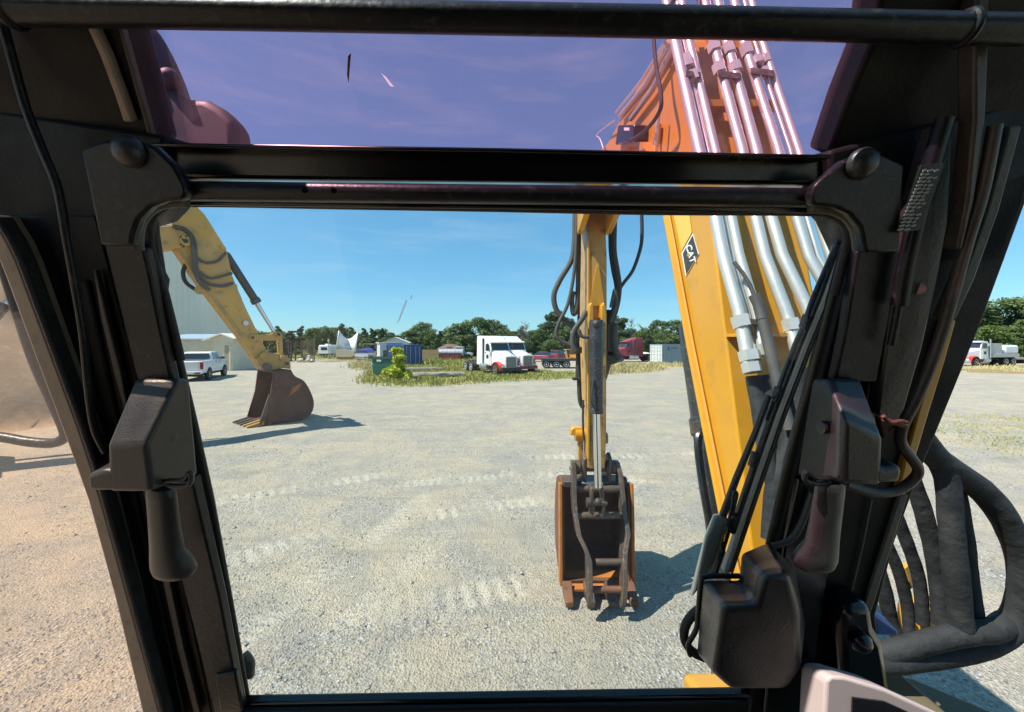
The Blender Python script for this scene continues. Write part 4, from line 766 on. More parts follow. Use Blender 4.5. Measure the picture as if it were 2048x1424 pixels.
# silver tank wreck and old military-style cab
M['silver'] = mat('weathered_silver_tank', (.52, .53, .54), .35, metal=.4, col2=(.35, .33, .30), scale=2, amount=.6)
p = G(874, 722.5); p.z = 0; t = thing('silver_tank', 'old silver tank trailer body lying right of the board fence', 'tank', p, R(0))
MB().bb(.2, 3.6, 0, 2.0, .25, 1.25).build('lower_body', M['rust_dark'], t, world=False); MB().cyl((.0, 1, 1.25), (3.9, 1, 1.25), .62, 18).build('shell', M['silver'], t, world=False); mb = MB(); [mb.cyl((x, 1, 1.25), (x+.08, 1, 1.25), .65, 18) for x in (.05, 1.3, 2.6, 3.78)]; mb.build('band', M['silver'], t, world=False); MB().bb(-.1, 4.0, .1, 1.9, 0, .28).build('skid', M['dark_metal'], t, world=False)
for x in (.9, 2.3): MB().bb(x, x+.9, -.04, .0, .35, .95).build('door', M['maroon'], t, world=False)
p = G(921, 721.5); p.z = 0; t = thing('old_truck', 'old grey short bonnet truck behind the white truck', 'truck', p, R(0))
M['oldgrey'] = mat('faded_grey_green_paint', (.36, .39, .38), .7, col2=(.28, .28, .25), scale=2, amount=.7)
MB().loft([[Vector((-.9, 0, .6)), Vector((.5, 0, .6)), Vector((.35, 0, 2.2)), Vector((-.9, 0, 2.2))], [Vector((-.9, 2, .6)), Vector((.5, 2, .6)), Vector((.35, 2, 2.2)), Vector((-.9, 2, 2.2))]]).build('cab', M['oldgrey'], t, world=False, bevel=.05); MB().bb(-.6, .25, -.02, .01, 1.35, 2.0).build('side_window', M['dark_glass'], t, world=False); MB().loft([[Vector((.45, .35, .7)), Vector((.45, 1.65, .7)), Vector((.45, 1.6, 1.35)), Vector((.45, .4, 1.35))], [Vector((1.8, .45, .7)), Vector((1.8, 1.55, .7)), Vector((1.8, 1.5, 1.2)), Vector((1.8, .5, 1.2))]]).build('bonnet', M['oldgrey'], t, world=False, bevel=.05)
for y in (.12, 1.88): wheel(t, 1.2, y, .5, .26, M['dark_metal'], -1 if y < 1 else 1); wheel(t, -.5, y, .5, .26, M['dark_metal'], -1 if y < 1 else 1); MB().bb(.65, 1.85, y-.2, y+.2, 1.02, 1.12).build('fender', M['oldgrey'], t, world=False, bevel=.03)
MB().bb(-.9, 1.8, .5, 1.5, .45, .7).build('chassis', M['dark_metal'], t, world=False)
# timbers on the right
for k, (x0, y0, x1, y1) in enumerate(((1905, 741, 2010, 744), (1935, 744.5, 2060, 748.5))):
    a, b = G(x0, y0), G(x1, y1); tag(MB().box(((a.x+b.x)/2, (a.y+b.y)/2, .11), ((b-a).length, .3, .22), Matrix.Rotation(math.atan2(b.y-a.y, b.x-a.x), 3, 'Z')).build('timber_beam', M['fence'], loc=((a.x+b.x)/2, (a.y+b.y)/2, 0)), 'weathered timber lying along the edge of the yard by the utility truck', 'timber', 'timbers along the yard edge')
p = G(2038, 727); MB_ = thing('low_loader', 'low pale loading ramp behind the utility truck', 'ramp', (p.x, p.y, 0)); MB().bb(-2.5, 4, 0, 2, .55, .75).build('deck', M['concrete'], MB_, world=False); [MB().bb(x, x+.3, .2, 1.8, 0, .55).build('support', M['rust'], MB_, world=False) for x in (-2, 1, 3.4)]
# ------------------------------------------------------------------ the other excavator (left)
EA, EW = Vector((.62, .785, 0)), Vector((.785, -.62, 0)); EC = Vector((-9.74, 14.33, 0))
def LP(x, y, off): return onplane(x, y, EC + EW*off, EW)
def Q(s, o, z): return EC + EA*s + EW*o + Vector((0, 0, z))
def sz(x, y, off): p = LP(x, y, off); d = p - EC; return d.dot(EA), p.z
X2 = thing('excavator', 'dusty yellow excavator with big brown bucket resting on the gravel', 'excavator', tuple(Q(-10.5, 0, 0)), math.atan2(EA.y, EA.x))
def lside(name, pix, off, wd, m, parent=X2, bevel=.02): return MB().prism([LP(x, y, off) for x, y in pix], -EW*wd).build(name, m, parent, bevel=bevel)
arm = lside('arm', [(352, 498), (381, 542), (418, 592), (452, 637), (482, 676), (512, 722), (530, 722), (534, 702), (516, 666), (490, 612), (465, 552), (453, 498), (420, 445), (408, 427), (386, 405), (345, 330), (325, 335), (338, 410), (345, 450)], .25, .5, M['yellow_dusty'])
lside('arm_plate', [(362, 500), (352, 496), (418, 590), (482, 674), (486, 668), (424, 583)], .262, .02, M['yellow_worn'], arm, 0)
lside('boom', [(381, 474), (366, 462), (345, 452), (305, 452), (262, 452), (262, 508), (312, 501), (352, 497), (378, 492)], .32, .64, M['yellow_dusty'])
s1, z1 = sz(262, 480, .32)
bo = [(s1+.02, z1-.35), (s1+.02, z1+.35), (s1-1.6, z1+.45), (s1-3.2, z1-.6), (s1-4.6, 2.3), (s1-4.4, 1.7), (s1-4.0, 1.8), (s1-2.7, z1-1.3), (s1-1.4, z1-.45)]
MB().prism([Q(s, .318, z) for s, z in bo], -EW*.636).build('boom_rear', M['yellow_dusty'], X2, bevel=.02)
# pins and bosses
def disc(name, x, y, off, rpx, m, parent=X2, th=.05):
    c = LP(x, y, off); r = rpx/F*(c.y); return MB().cyl(c - EW*.02, c + EW*th, r, 18).build(name, m, parent)
disc('pivot_boss', 371, 482, .32, 10, M['yellow_dusty']); disc('pivot_pin', 371, 482, .36, 4, M['dark_metal'])
for x, y in ((361, 474), (364, 479), (362, 489), (367, 493), (372, 473)): disc('bolt', x, y, .33, 1.6, M['dark_metal'])
disc('link_pin', 505, 675, .30, 6, M['yellow_dusty']); disc('link_pin', 505, 675, .34, 2.5, M['dark_metal']); disc('lug', 446, 496, .27, 4, M['yellow_dusty']); disc('sticker', 491, 646, .262, 5, M['alu'])
# model marks on the arm side
o = LP(463, 617, .262); dv = (LP(470, 630, .262) - o)
text_mesh('CAT', M['decal_yellow'], X2, frame(o, dv, dv.cross(-EW)), .17, 'arm_marking', .004)
# bucket cylinder
def lc(x, y): return LP(x, y, .0)
c0, c1, c2 = lc(450, 506), lc(514, 606), lc(548, 664)
bc = MB().lathe(c0, c1, [(0, .10), (.04, .135), (.9, .135), (.92, .17), (1, .17)], 16).build('bucket_cylinder', M['cyl_black'], X2); MB().cyl(c1, c2, .065, 14).build('rod', M['chrome'], bc)
MB().tube([c0.lerp(c1, t_) + Vector((0, 0, -.17)) - EW*.0 for t_ in (.35, .7, 1.05, 1.35)], .02, 6).build('steel_line', M['zinc'], bc)
for off in (.34, -.30):
    lside('power_link', [(500, 672), (507, 669), (540, 668), (556, 662), (563, 668), (562, 677), (552, 681), (506, 682), (500, 679)], off, .06, M['yellow_dusty']); lside('bucket_link', [(554, 672), (565, 672), (567, 712), (556, 712)], off - .07, .08, M['yellow_dusty'])
disc('link_pin', 557, 669, .36, 6, M['yellow_dusty']); disc('link_pin', 557, 669, .40, 3, M['dark_metal'])
lside('coupler', [(512, 718), (528, 702), (545, 706), (562, 708), (576, 712), (581, 724), (582, 738), (566, 736), (540, 742), (524, 738)], .36, .72, M['yellow_worn'])
disc('coupler_pin', 527, 712, .40, 7, M['yellow_worn']); disc('coupler_pin', 566, 716, .40, 6, M['yellow_worn']); disc('coupler_pin', 534, 734, .40, 8, M['steel_worn']); disc('coupler_pin', 574, 727, .38, 3, M['dark_metal'])
# hoses along the arm
def lh(name, pts, off, r, m): return MB().tube(cr([LP(x, y, off) for x, y in pts], 5), r, 8).build(name, m, X2)
lh('hose', [(350, 456), (375, 462), (388, 482), (392, 515), (396, 545), (415, 566), (445, 572), (466, 566)], .34, .055, M['hose']); lh('hose', [(345, 452), (370, 458), (384, 476), (387, 510), (389, 540), (400, 566), (420, 580)], .40, .055, M['hose']); lh('hose', [(391, 512), (410, 525), (435, 522), (452, 505)], .33, .045, M['hose']); lh('hose', [(396, 542), (420, 556), (445, 552), (464, 546)], .33, .045, M['hose']); lh('hose', [(372, 527), (366, 545), (372, 565), (392, 580)], .1, .06, M['rubber']); lh('hose', [(333, 400), (336, 425), (340, 446)], .3, .06, M['rubber'])
lh('steel_line', [(262, 436), (305, 445), (352, 455)], .22, .035, M['zinc']); lh('steel_line', [(262, 432), (305, 440), (352, 451)], .12, .035, M['zinc'])
disc('hose_clamp', 400, 580, .30, 9, M['yellow_worn'])
# bucket: curved shell between two side plates, mouth towards -s
pf = [sz(x, y, .75) for x, y in ((547, 743), (582, 739), (590, 752), (608, 762), (622, 785), (628, 808), (621, 829), (600, 841))] + [(1.0, .06), (.42, .04)]
_c = cr([Vector((s_, z_, 0)) for s_, z_ in pf[1:]], 4); pf = [pf[0]] + [(v_.x, v_.y) for v_ in _c]
sp, zp = zip(*pf); cen = (sum(sp)/len(sp), sum(zp)/len(zp))
inner = [(s + (cen[0]-s)*.05, z + (cen[1]-z)*.05) for s, z in pf]
ring_ = [Vector((s, 0, z)) for s, z in pf] + [Vector((s, 0, z)) for s, z in inner[::-1]]
bk = MB().prism([Q(p.x, .72, p.z) for p in ring_], -EW*1.44).build('bucket_shell', M['rust_dark'], X2)
side = pf + [sz(541, 789, .75)]
for off in (.75, -.70): MB().prism([Q(s, off, z) for s, z in side], -EW*.05).build('side_plate', M['rust_dark'], bk, bevel=.008)
e = sz(541, 789, .75); MB().prism([Q(e[0]+.02, .765, e[1]), Q(e[0]-.05, .765, e[1]), Q(.34, .765, .06), Q(.50, .765, .03)], -EW*.07).build('side_cutter', M['steel_worn'], bk)
lside('wear_patch', [(585, 775), (605, 765), (596, 780), (578, 792)], .762, .012, M['orange_rust'], bk, 0)
lside('gusset', [(546, 748), (582, 742), (588, 768), (565, 790), (552, 786)], .772, .02, M['rust_dark'], bk, .01)
for k in range(5):
    o_ = -.68 + .34*k; m = M['yellow_worn'] if k > 2 else M['steel_worn']
    MB().loft([[Q(.50, o_-.09, .02), Q(.50, o_+.09, .02), Q(.50, o_+.09, .16), Q(.50, o_-.09, .16)], [Q(-.02, o_-.05, .0), Q(-.02, o_+.05, .0), Q(-.02, o_+.05, .05), Q(-.02, o_-.05, .05)]]).build('tooth', m, bk, bevel=.008)
MB().prism([Q(.36, .74, .01), Q(.75, .74, .02), Q(.75, .74, .09), Q(.36, .74, .07)], -EW*1.48).build('cutting_edge', M['orange_rust'], bk)
# house, cab and tracks (left of the picture)
sb = s1 - 5.6
MB().prism([Q(sb+1.9, -1.35, 1.15), Q(sb+1.9, 1.35, 1.15), Q(sb-2.2, 1.35, 1.15), Q(sb-2.6, .8, 1.15), Q(sb-2.6, -.8, 1.15), Q(sb-2.2, -1.35, 1.15)], (0, 0, 1.35)).build('house', M['yellow_dusty'], X2, bevel=.12, seg=3)
cbx = [(sb+2.0, 1.2), (sb+2.1, 2.0), (sb+1.75, 3.05), (sb+.4, 3.1), (sb+.25, 1.2)]
cabo = MB().prism([Q(s, -.45, z) for s, z in cbx], -EW*.95).build('cab', M['black_paint'], X2, bevel=.05)
MB().prism([Q(s, -.437, z) for s, z in ((sb+1.85, 2.0), (sb+1.62, 2.9), (sb+.55, 2.9), (sb+.5, 1.7), (sb+1.85, 1.7))], -EW*.03).build('side_window', M['dark_glass'], cabo)
for o_ in (-1.3, 1.3):
    tr_ = [Q(sb - 2.0 + math.cos(a)*-.0, o_, .5) for a in (0,)]
    st = [(sb+1.9 + .48*math.cos(a), .50 + .48*math.sin(a)) for a in [R(-90 + 18*k) for k in range(11)]] + [(sb-1.9 + .48*math.cos(a), .50 + .48*math.sin(a)) for a in [R(90 + 18*k) for k in range(11)]]
    tk = MB().prism([Q(s, o_+.3, z) for s, z in st], -EW*.6).build('track', M['steel_worn'], X2); mb = MB()
    for k in range(len(st)): a, b = Vector(st[k]), Vector(st[(k+1) % len(st)]); n_ = max(1, int((b-a).length/.2)); [mb.box(Q(*(lambda q: (q.x, o_, q.y))(a.lerp(b, (j+.5)/n_))), (.07, .64, .07), Matrix.Rotation(math.atan2(EA.y, EA.x), 3, 'Z')) for j in range(n_)]
    mb.build('grouser', M['steel_worn'], tk)
MB().lathe(Q(sb, 0, .75), Q(sb, 0, 1.16), [(0, .7), (1, .7)], 24).build('slew_ring', M['dark_metal'], X2); MB().prism([Q(sb+.9, 1.1, .45), Q(sb+.9, -1.1, .45), Q(sb-.9, -1.1, .45), Q(sb-.9, 1.1, .45)], (0, 0, .35)).build('carbody', M['dark_metal'], X2)
for o_ in (.48, -.48):
    a, b = Q(sb+1.9, o_, 1.35), Q(s1-1.3, o_, z1-.2); hc = MB().cyl(a, a.lerp(b, .58), .11, 14).build('boom_cylinder', M['cyl_black'], X2); MB().cyl(a.lerp(b, .58), b, .06, 12).build('rod', M['chrome'], hc)
# ------------------------------------------------------------------ the excavator we sit in
X1 = thing('excavator', 'yellow excavator whose black cab frame, boom, arm and thumb bucket surround the view', 'excavator', (0.3, -1.2, 0))
def Z(y, zr): return CH + zr
def BX(X, Y, zr): return Vector((X, Y, CH + zr))
XL, XR = .80, 1.163
# boom profile (Y, z above eye): front/bottom edge up, elbow, tip, back/top edge down
bprof = [(1.22, -1.30), (1.435, -.80), (1.60, -.43), (1.798, .018), (1.93, .34), (2.058, .651), (2.22, .755), (2.6, .87), (3.35, 1.10), (4.3, 1.39), (4.95, 1.66), (5.05, 1.86), (4.9, 1.98), (4.2, 1.86), (3.35, 1.66), (2.6, 1.62), (2.18, 1.60), (2.06, 1.56), (2.01, 1.50), (1.749, .842), (1.616, .511), (1.502, .015), (1.40, -.42), (1.32, -.77), (1.15, -1.35), (1.12, -1.5), (1.2, -1.5)]
boom = MB().prism([BX(XL, y, z) for y, z in bprof], (XR - XL, 0, 0)).build('boom', M['yellow'], X1, bevel=.008)
# rounded bottom-plate flange along the front edge
fl = [BX(XL - .012, y, z) for y, z in bprof[0:10]]
MB().tube([p + Vector((0, -.012, 0)) for p in fl], .017, 8).build('weld_flange', M['yellow'], boom)
MB().tube([p + Vector((.0, -.045, .0)) for p in fl], .005, 6).build('weld_bead', M['yellow_dusty'], boom)
def SB(x, y, X=XL): r = ray(x, y); return CAM + r * (X / r.x)          # photo pixel on the boom's left side plane
# maker's decal on the left side plate
d0 = -.003
dec = MB().prism([SB(x, y, XL - .002) for x, y in ((1386, 467), (1398, 508), (1372, 553), (1364, 506))], (-.002, 0, 0)).build('decal_border', M['decal_white'], boom)
MB().prism([SB(x, y, XL - .0045) for x, y in ((1385.5, 471), (1396, 508), (1372.8, 548), (1366, 507))], (-.0015, 0, 0)).build('decal_panel', M['decal_black'], dec)
MB().prism([SB(x, y, XL - .002) for x, y in ((1346, 420), (1378, 420), (1384, 465), (1363.5, 502))], (-.0015, 0, 0)).build('decal_stripe', M['decal_yellow'], boom)
o_ = SB(1381, 507.5, XL - .0066); tx = SB(1381 + 6.0, 507.5 + 21.5, XL - .0066) - o_; ty = SB(1381 + 18.5, 507.5 - 8.0, XL - .0066) - o_
TM = Matrix((tx, ty, Vector((-1, 0, 0)))).transposed().to_4x4(); TM.translation = o_
text_mesh('CAT', M['decal_white'], dec, TM, .86, 'lettering', .0008)
MB().prism([SB(x, y, XL - .0082) for x, y in ((1374.5, 509), (1378, 507.5), (1377.5, 515))], (-.001, 0, 0)).build('decal_triangle', M['decal_yellow'], dec)
# tubes on the boom's back (top) face
def BF(x, y, off=.05):
    """photo pixel on the plane of the boom's back face, off metres proud of it"""
    p0 = BX(0, 1.616, .511); t_ = Vector((0, 2.01 - 1.40, 1.50 + .42)).normalized(); n = Vector((0, -t_.z, t_.y)); return onplane(x, y, p0 + n*off, n)
def btube(name, pts, r, off=.045, m='zinc', n=12): return MB().tube([BF(x, y, off) for x, y in pts], r, n).build(name, M[m], boom)
btube('steel_tube', [(1331, -10), (1350, 80), (1372, 180), (1398, 298), (1431, 430), (1447, 512), (1478, 620), (1496, 715), (1503, 745)], .0235)
btube('steel_tube', [(1352, -10), (1366, 80), (1388, 180), (1416, 298), (1447, 430), (1466, 520), (1497, 632), (1505, 700)], .0085, .04)
btube('steel_tube', [(1362, -10), (1378, 80), (1402, 180), (1430, 298), (1462, 430), (1478, 508), (1513, 628), (1524, 700)], .018, .045)
btube('steel_tube', [(1408, -10), (1426, 80), (1452, 180), (1484, 298), (1510, 430), (1529, 510), (1573, 625), (1592, 695), (1598, 730)], .021)
btube('steel_tube', [(1434, -10), (1452, 80), (1480, 180), (1512, 298), (1541, 430), (1564, 510), (1612, 610), (1640, 690)], .021)
btube('steel_tube', [(1466, -10), (1486, 80), (1518, 180), (1556, 298), (1592, 430), (1617, 512), (1655, 580), (1700, 680)], .019)
btube('steel_tube', [(1486, -10), (1508, 80), (1540, 180), (1580, 298), (1612, 430), (1636, 512), (1690, 600)], .008)
btube('steel_tube', [(1500, -10), (1523, 80), (1556, 180), (1596, 298), (1634, 430), (1662, 520), (1710, 600)], .016)
def nut(x, y, x2, y2, r, off=.045): MB().cyl(BF(x, y, off), BF(x2, y2, off), r, 6).build('pipe_nut', M['zinc'], boom)
for a in ((1480, 633, 1487, 655, .034), (1497, 702, 1502, 722, .036), (1501, 726, 1506, 745, .032), (1580, 640, 1586, 662, .030), (1500, 690, 1503, 705, .019), (1524, 690, 1529, 712, .027), (1371, 115, 1377, 138, .03), (1383, 148, 1389, 165, .03), (1426, 88, 1431, 105, .03), (1436, 130, 1441, 148, .028), (1455, 92, 1460, 110, .03), (1468, 130, 1473, 146, .03), (1490, 92, 1497, 112, .028), (1512, 116, 1517, 130, .026), (1530, 112, 1535, 126, .02), (1528, 138, 1534, 152, .02)): nut(*a)
# clamps holding the tubes, brackets with a point to the left, welded steps
for (xa, ya, xb, yb) in ((1370, 146, 1402, 150), (1434, 146, 1482, 152), (1500, 140, 1548, 146), (1486, 640, 1524, 646)):
    MB().prism([BF(xa, ya - 6, .07), BF(xb, yb - 6, .07), BF(xb, yb + 7, .07), BF(xa, ya + 7, .07)], BF(xa, ya, 0.0) - BF(xa, ya, .07)).build('tube_clamp', M['steel_worn'], boom, bevel=.004)
MB().prism([BX(XL - .0, 1.50, .03), BX(XR + .02, 1.50, .03), BX(XR + .02, 1.41, .03), BX(XL + .02, 1.41, .03)], (0, 0, -.012)).build('tube_bracket', M['yellow'], boom)
MB().prism([BX(XL - .0, 1.80, 1.06), BX(XR + .02, 1.80, 1.06), BX(XR + .02, 1.75, 1.06), BX(XL + .02, 1.75, 1.06)], (0, 0, -.03)).build('tube_bracket', M['yellow'], boom)
MB().prism([BX(XL + .1, 1.87, 1.36), BX(XR, 1.87, 1.36), BX(XR, 1.85, 1.36), BX(XL + .1, 1.85, 1.36)], (0, .01, .12)).build('tube_bracket', M['yellow'], boom)
btube('cable', [(1468, 524), (1485, 545), (1500, 570), (1510, 596)], .007, .085, 'hose', 8); btube('cable_gland', [(1508, 590), (1516, 606), (1522, 628), (1524, 640)], .019, .085, 'hose', 12)
btube('hose', [(1522, 630), (1530, 660), (1540, 700), (1556, 770), (1580, 860)], .018, .085, 'hose', 10)
# pipes running forward over the elbow, work lamp and bracket on the left of the boom
for k, (xa, ya, xb, yb, xc, yc, r) in enumerate(((1336, 92, 1290, 170, 1240, 232, .014), (1330, 86, 1284, 160, 1232, 226, .010), (1344, 100, 1304, 180, 1262, 238, .016))):
    MB().tube([SB(x, y, XL - .03) for x, y in ((xa, ya), (xb, yb), (xc, yc))], r, 8).build('steel_tube', M['zinc'], boom)
lamp = MB().prism([SB(x, y, XL - .09) for x, y in ((1236, 250), (1268, 250), (1266, 281), (1230, 290))], (.08, 0, 0)).build('work_lamp', M['black_paint'], boom, bevel=.01); MB().prism([SB(x, y, XL - .095) for x, y in ((1248, 255), (1258, 255), (1258, 261), (1248, 261))], (.004, 0, 0)).build('lens', M['decal_white'], lamp)
MB().prism([SB(x, y, XL - .05) for x, y in ((1222, 305), (1236, 300), (1248, 283), (1286, 284), (1290, 304), (1280, 305), (1276, 292), (1252, 293), (1246, 305))], (.06, 0, 0)).build('lamp_bracket', M['yellow'], boom)
MB().tube(cr([SB(x, y, XL - .05) for x, y in ((1232, 240), (1210, 255), (1193, 270), (1200, 278), (1207, 298))], 5), .006, 6).build('thin_line', M['zinc'], boom)
MB().tube(cr([SB(x, y, XL - .1) for x, y in ((1306, 60), (1312, 130), (1322, 190), (1318, 225), (1290, 262), (1262, 280))], 5), .010, 8).build('cable', M['rubber'], boom)
MB().tube([SB(x, y, XL - .06) for x, y in ((1318, 215), (1316, 245), (1312, 290))], .010, 8).build('bracket_bar', M['zinc'], boom)
MB().prism([SB(x, y, XL - .012) for x, y in ((1309, 248), (1323, 248), (1320, 286), (1316, 286), (1316, 268), (1312, 290), (1307, 286))], (-.015, 0, 0)).build('hook', M['yellow'], boom)
for pts in (((1336, 20), (1345, 4), (1360, -10)), ((1400, 14), (1398, 0), (1392, -14))): MB().tube(cr([BF(x, y, .10) for x, y in pts], 5), .010, 7).build('hose', M['rubber'], boom)
# boom cylinders under the boom
for Xc in (.905, 1.06):
    a, b = BX(Xc, 1.36, -1.75), BX(Xc, 1.965, .09)
    cy = MB().lathe(a, b, [(0, .07), (.02, .085), (.72, .085), (.725, .094), (.76, .094), (.765, .085), (.985, .085), (1, .078)], 22).build('boom_cylinder', M['cyl_black'], X1); MB().cyl(b, BX(Xc, 2.17, .74), .04, 14).build('rod', M['chrome'], cy)
MB().tube(cr([BX(.83, 1.72, -.38), BX(.79, 1.70, -.42), BX(.78, 1.63, -.60), BX(.80, 1.56, -.85)], 5), .016, 8).build('cylinder_line', M['black_paint'], X1)
# ------------------------------------------------------------------ arm
YA = 4.75
def A(x, y, Y=YA): return U(x, y, Y)
aL, aR = (1177-CX)/F*YA, (1213-CX)/F*YA
def asec(zr, l, r, y0, y1): return [BX(l, y0, zr), BX(r, y0, zr), BX(r, y1, zr), BX(l, y1, zr)]
armo = MB().loft([asec(-1.52, aL + .0, aR - .01, 4.78, 5.02), asec(-1.1, aL, aR, 4.76, 5.16), asec(-.3, aL, aR, 4.75, 5.36), asec(.45, aL, aR + .005, 4.75, 5.48), asec(1.0, aL, aR + .005, 4.75, 5.50), asec(1.55, aL, aR, 4.82, 5.45), asec(2.0, aL, aR, 5.0, 5.4)]).build('arm', M['yellow_worn'], X1, bevel=.012)
MB().loft([asec(-1.40, aL - .012, aL + .012, 4.74, 4.80), asec(1.2, aL - .012, aL + .012, 4.74, 4.80)]).build('corner_rail', M['yellow'], armo, bevel=.004)
# tapered stiffener and cylinder lugs on the front
MB().loft([[A(1178, 612, 4.72), A(1210, 612, 4.72), A(1210, 612, 4.76), A(1178, 612, 4.76)], [A(1193, 530, 4.70), A(1198, 530, 4.70), A(1198, 530, 4.76), A(1193, 530, 4.76)]]).build('stiffener', M['yellow'], armo, bevel=.004)
for xa, xb in ((1177, 1188), (1202, 1213)): MB().prism([A(x, y, 4.60) for x, y in ((xa, 645), (xa+1, 612), (xa+6, 604), (xb-1, 612), (xb, 648), (xb-3, 660), (xa+2, 656))], (0, .16, 0)).build('cylinder_lug', M['yellow'], armo, bevel=.01)
# boom-tip fork
for xa, X in ((0, XL - .02), (1, XR - .05)): MB().prism([BX(X, y, z) for y, z in ((4.3, 1.40), (4.75, 1.28), (4.98, 1.32), (5.2, 1.6), (5.1, 2.0), (4.4, 1.9))], (.07, 0, 0)).build('tip_plate', M['yellow'], boom, bevel=.01)
# thumb cylinder in front of the arm
Yc = 4.58
cb_ = MB().lathe(A(1192.5, 640, Yc), A(1192.5, 826, Yc), [(0, .075), (.03, .085), (.10, .078), (.12, .080), (.95, .080), (.955, .086), (1, .086)], 20).build('thumb_cylinder', M['cyl_black'], X1)
MB().cyl(A(1192.5, 826, Yc), A(1196, 975, 4.50), .042, 16).build('rod', M['chrome'], cb_)
MB().cyl(A(1178, 648, 4.62), A(1208, 648, 4.62), .035, 12).build('pin', M['steel_worn'], cb_); MB().ball(A(1193, 648, 4.52), .05).build('end_cap', M['dark_metal'], cb_)
MB().tube(cr([A(1187, 760, 4.50), A(1183, 790, 4.48), A(1183, 806, 4.48), A(1188, 815, 4.50)], 5), .010, 6).build('drain_hose', M['rubber'], cb_)
# valve block, fittings and hoses
mb = MB(); mb.box(A(1150, 672, 4.8), (.10, .1, .14)); mb.box(A(1152, 700, 4.82), (.13, .1, .08)); mb.build('valve_block', M['steel_worn'], armo, bevel=.01)
MB().cyl(A(1146, 662, 4.75), A(1146, 690, 4.75), .03, 8).build('fitting', M['zinc'], armo); MB().cyl(A(1153, 655, 4.78), A(1153, 672, 4.78), .028, 8).build('fitting', M['zinc'], armo)
mb = MB(); mb.box(A(1220, 680, 4.95), (.14, .2, .42)); mb.box(A(1218, 712, 4.95), (.16, .2, .16)); mb.build('hose_manifold', M['dark_metal'], armo, bevel=.02)
def ah(name, pts, r, Y=4.85, m='hose'): MB().tube(cr([A(x, y, Y) for x, y in pts], 6), r, 10).build(name, M[m], armo)
ah('hose', [(1150, 420), (1149, 480), (1143, 520), (1120, 560), (1108, 590), (1113, 620), (1135, 645), (1150, 655)], .034)
ah('hose', [(1154, 420), (1152, 500), (1146, 560), (1135, 610), (1118, 645), (1112, 668), (1122, 682), (1142, 692), (1152, 705)], .022, 4.80)
ah('hose', [(1158, 420), (1157, 520), (1155, 600), (1151, 624), (1146, 626), (1144, 600), (1147, 583)], .030, 4.9)
ah('hose', [(1160, 460), (1158, 560), (1157, 640), (1155, 700)], .016, 4.92, 'rubber')
ah('hose', [(1173, 622), (1163, 640), (1148, 662), (1145, 685), (1152, 702)], .032, 4.70)
ah('hose', [(1222, 440), (1223, 500), (1228, 540), (1234, 570), (1234, 600), (1226, 625), (1217, 648)], .036, 4.95, 'rubber'); ah('hose', [(1229, 440), (1228, 500), (1234, 540), (1238, 570), (1236, 600), (1229, 628), (1221, 650)], .034, 4.90, 'rubber')
ah('hose', [(1283, 420), (1284, 470), (1280, 500), (1266, 540), (1248, 565), (1238, 580)], .022, 4.92, 'rubber'); ah('hose', [(1222, 615), (1226, 595), (1230, 580), (1232, 610), (1220, 645)], .022, 4.8)
ah('hose', [(1216, 620), (1215, 650), (1213, 690), (1213, 730)], .05, 5.0, 'rubber'); ah('hose', [(1230, 650), (1228, 680), (1232, 705), (1240, 716)], .045, 4.86, 'hose'); ah('hose', [(1156, 700), (1158, 760), (1160, 800), (1166, 815)], .028, 4.85, 'rubber'); ah('hose', [(1166, 800), (1166, 850), (1168, 880)], .014, 4.80, 'rubber'); ah('hose', [(1158, 660), (1163, 672), (1175, 674), (1186, 672)], .022, 4.66)
MB().cyl(A(1156, 690, 4.85), A(1154, 757, 4.85), .022, 8).build('lamp_rod', M['dark_metal'], armo); MB().box(A(1153, 757, 4.85), (.10, .08, .04)).build('lamp_foot', M['dark_metal'], armo, bevel=.01)
MB().prism([A(1213, 722, 4.95), A(1248, 717, 4.95), A(1248, 721, 4.95), A(1222, 730, 4.95), A(1213, 760, 4.95)], (0, .2, 0)).build('bracket', M['steel_worn'], armo)
# left side link and boss
MB().cyl(A(1150, 868, 5.0), A(1172, 868, 5.0), .085, 16).build('link_boss', M['yellow'], armo); MB().prism([A(x, y, 4.95) for x, y in ((1142, 860), (1148, 855), (1166, 856), (1170, 872), (1160, 876), (1146, 870), (1142, 872))], (0, .12, 0)).build('bucket_link', M['yellow'], armo, bevel=.01); MB().prism([A(x, y, 4.98) for x, y in ((1156, 870), (1166, 870), (1168, 926), (1158, 926))], (0, .10, 0)).build('power_link', M['yellow_worn'], armo, bevel=.01); MB().cyl(A(1211, 876, 5.0), A(1214, 876, 5.0), .07, 14).build('link_boss', M['yellow_worn'], armo)
MB().cyl(A(1172, 815, 4.745), A(1180, 815, 4.745), .001, 4).prism([A(x, y, 4.748) for x, y in ((1179, 850), (1185, 850), (1187, 860), (1184, 892), (1180, 892), (1182, 870))], (0, -.004, 0)).build('scuff', M['steel_worn'], armo)
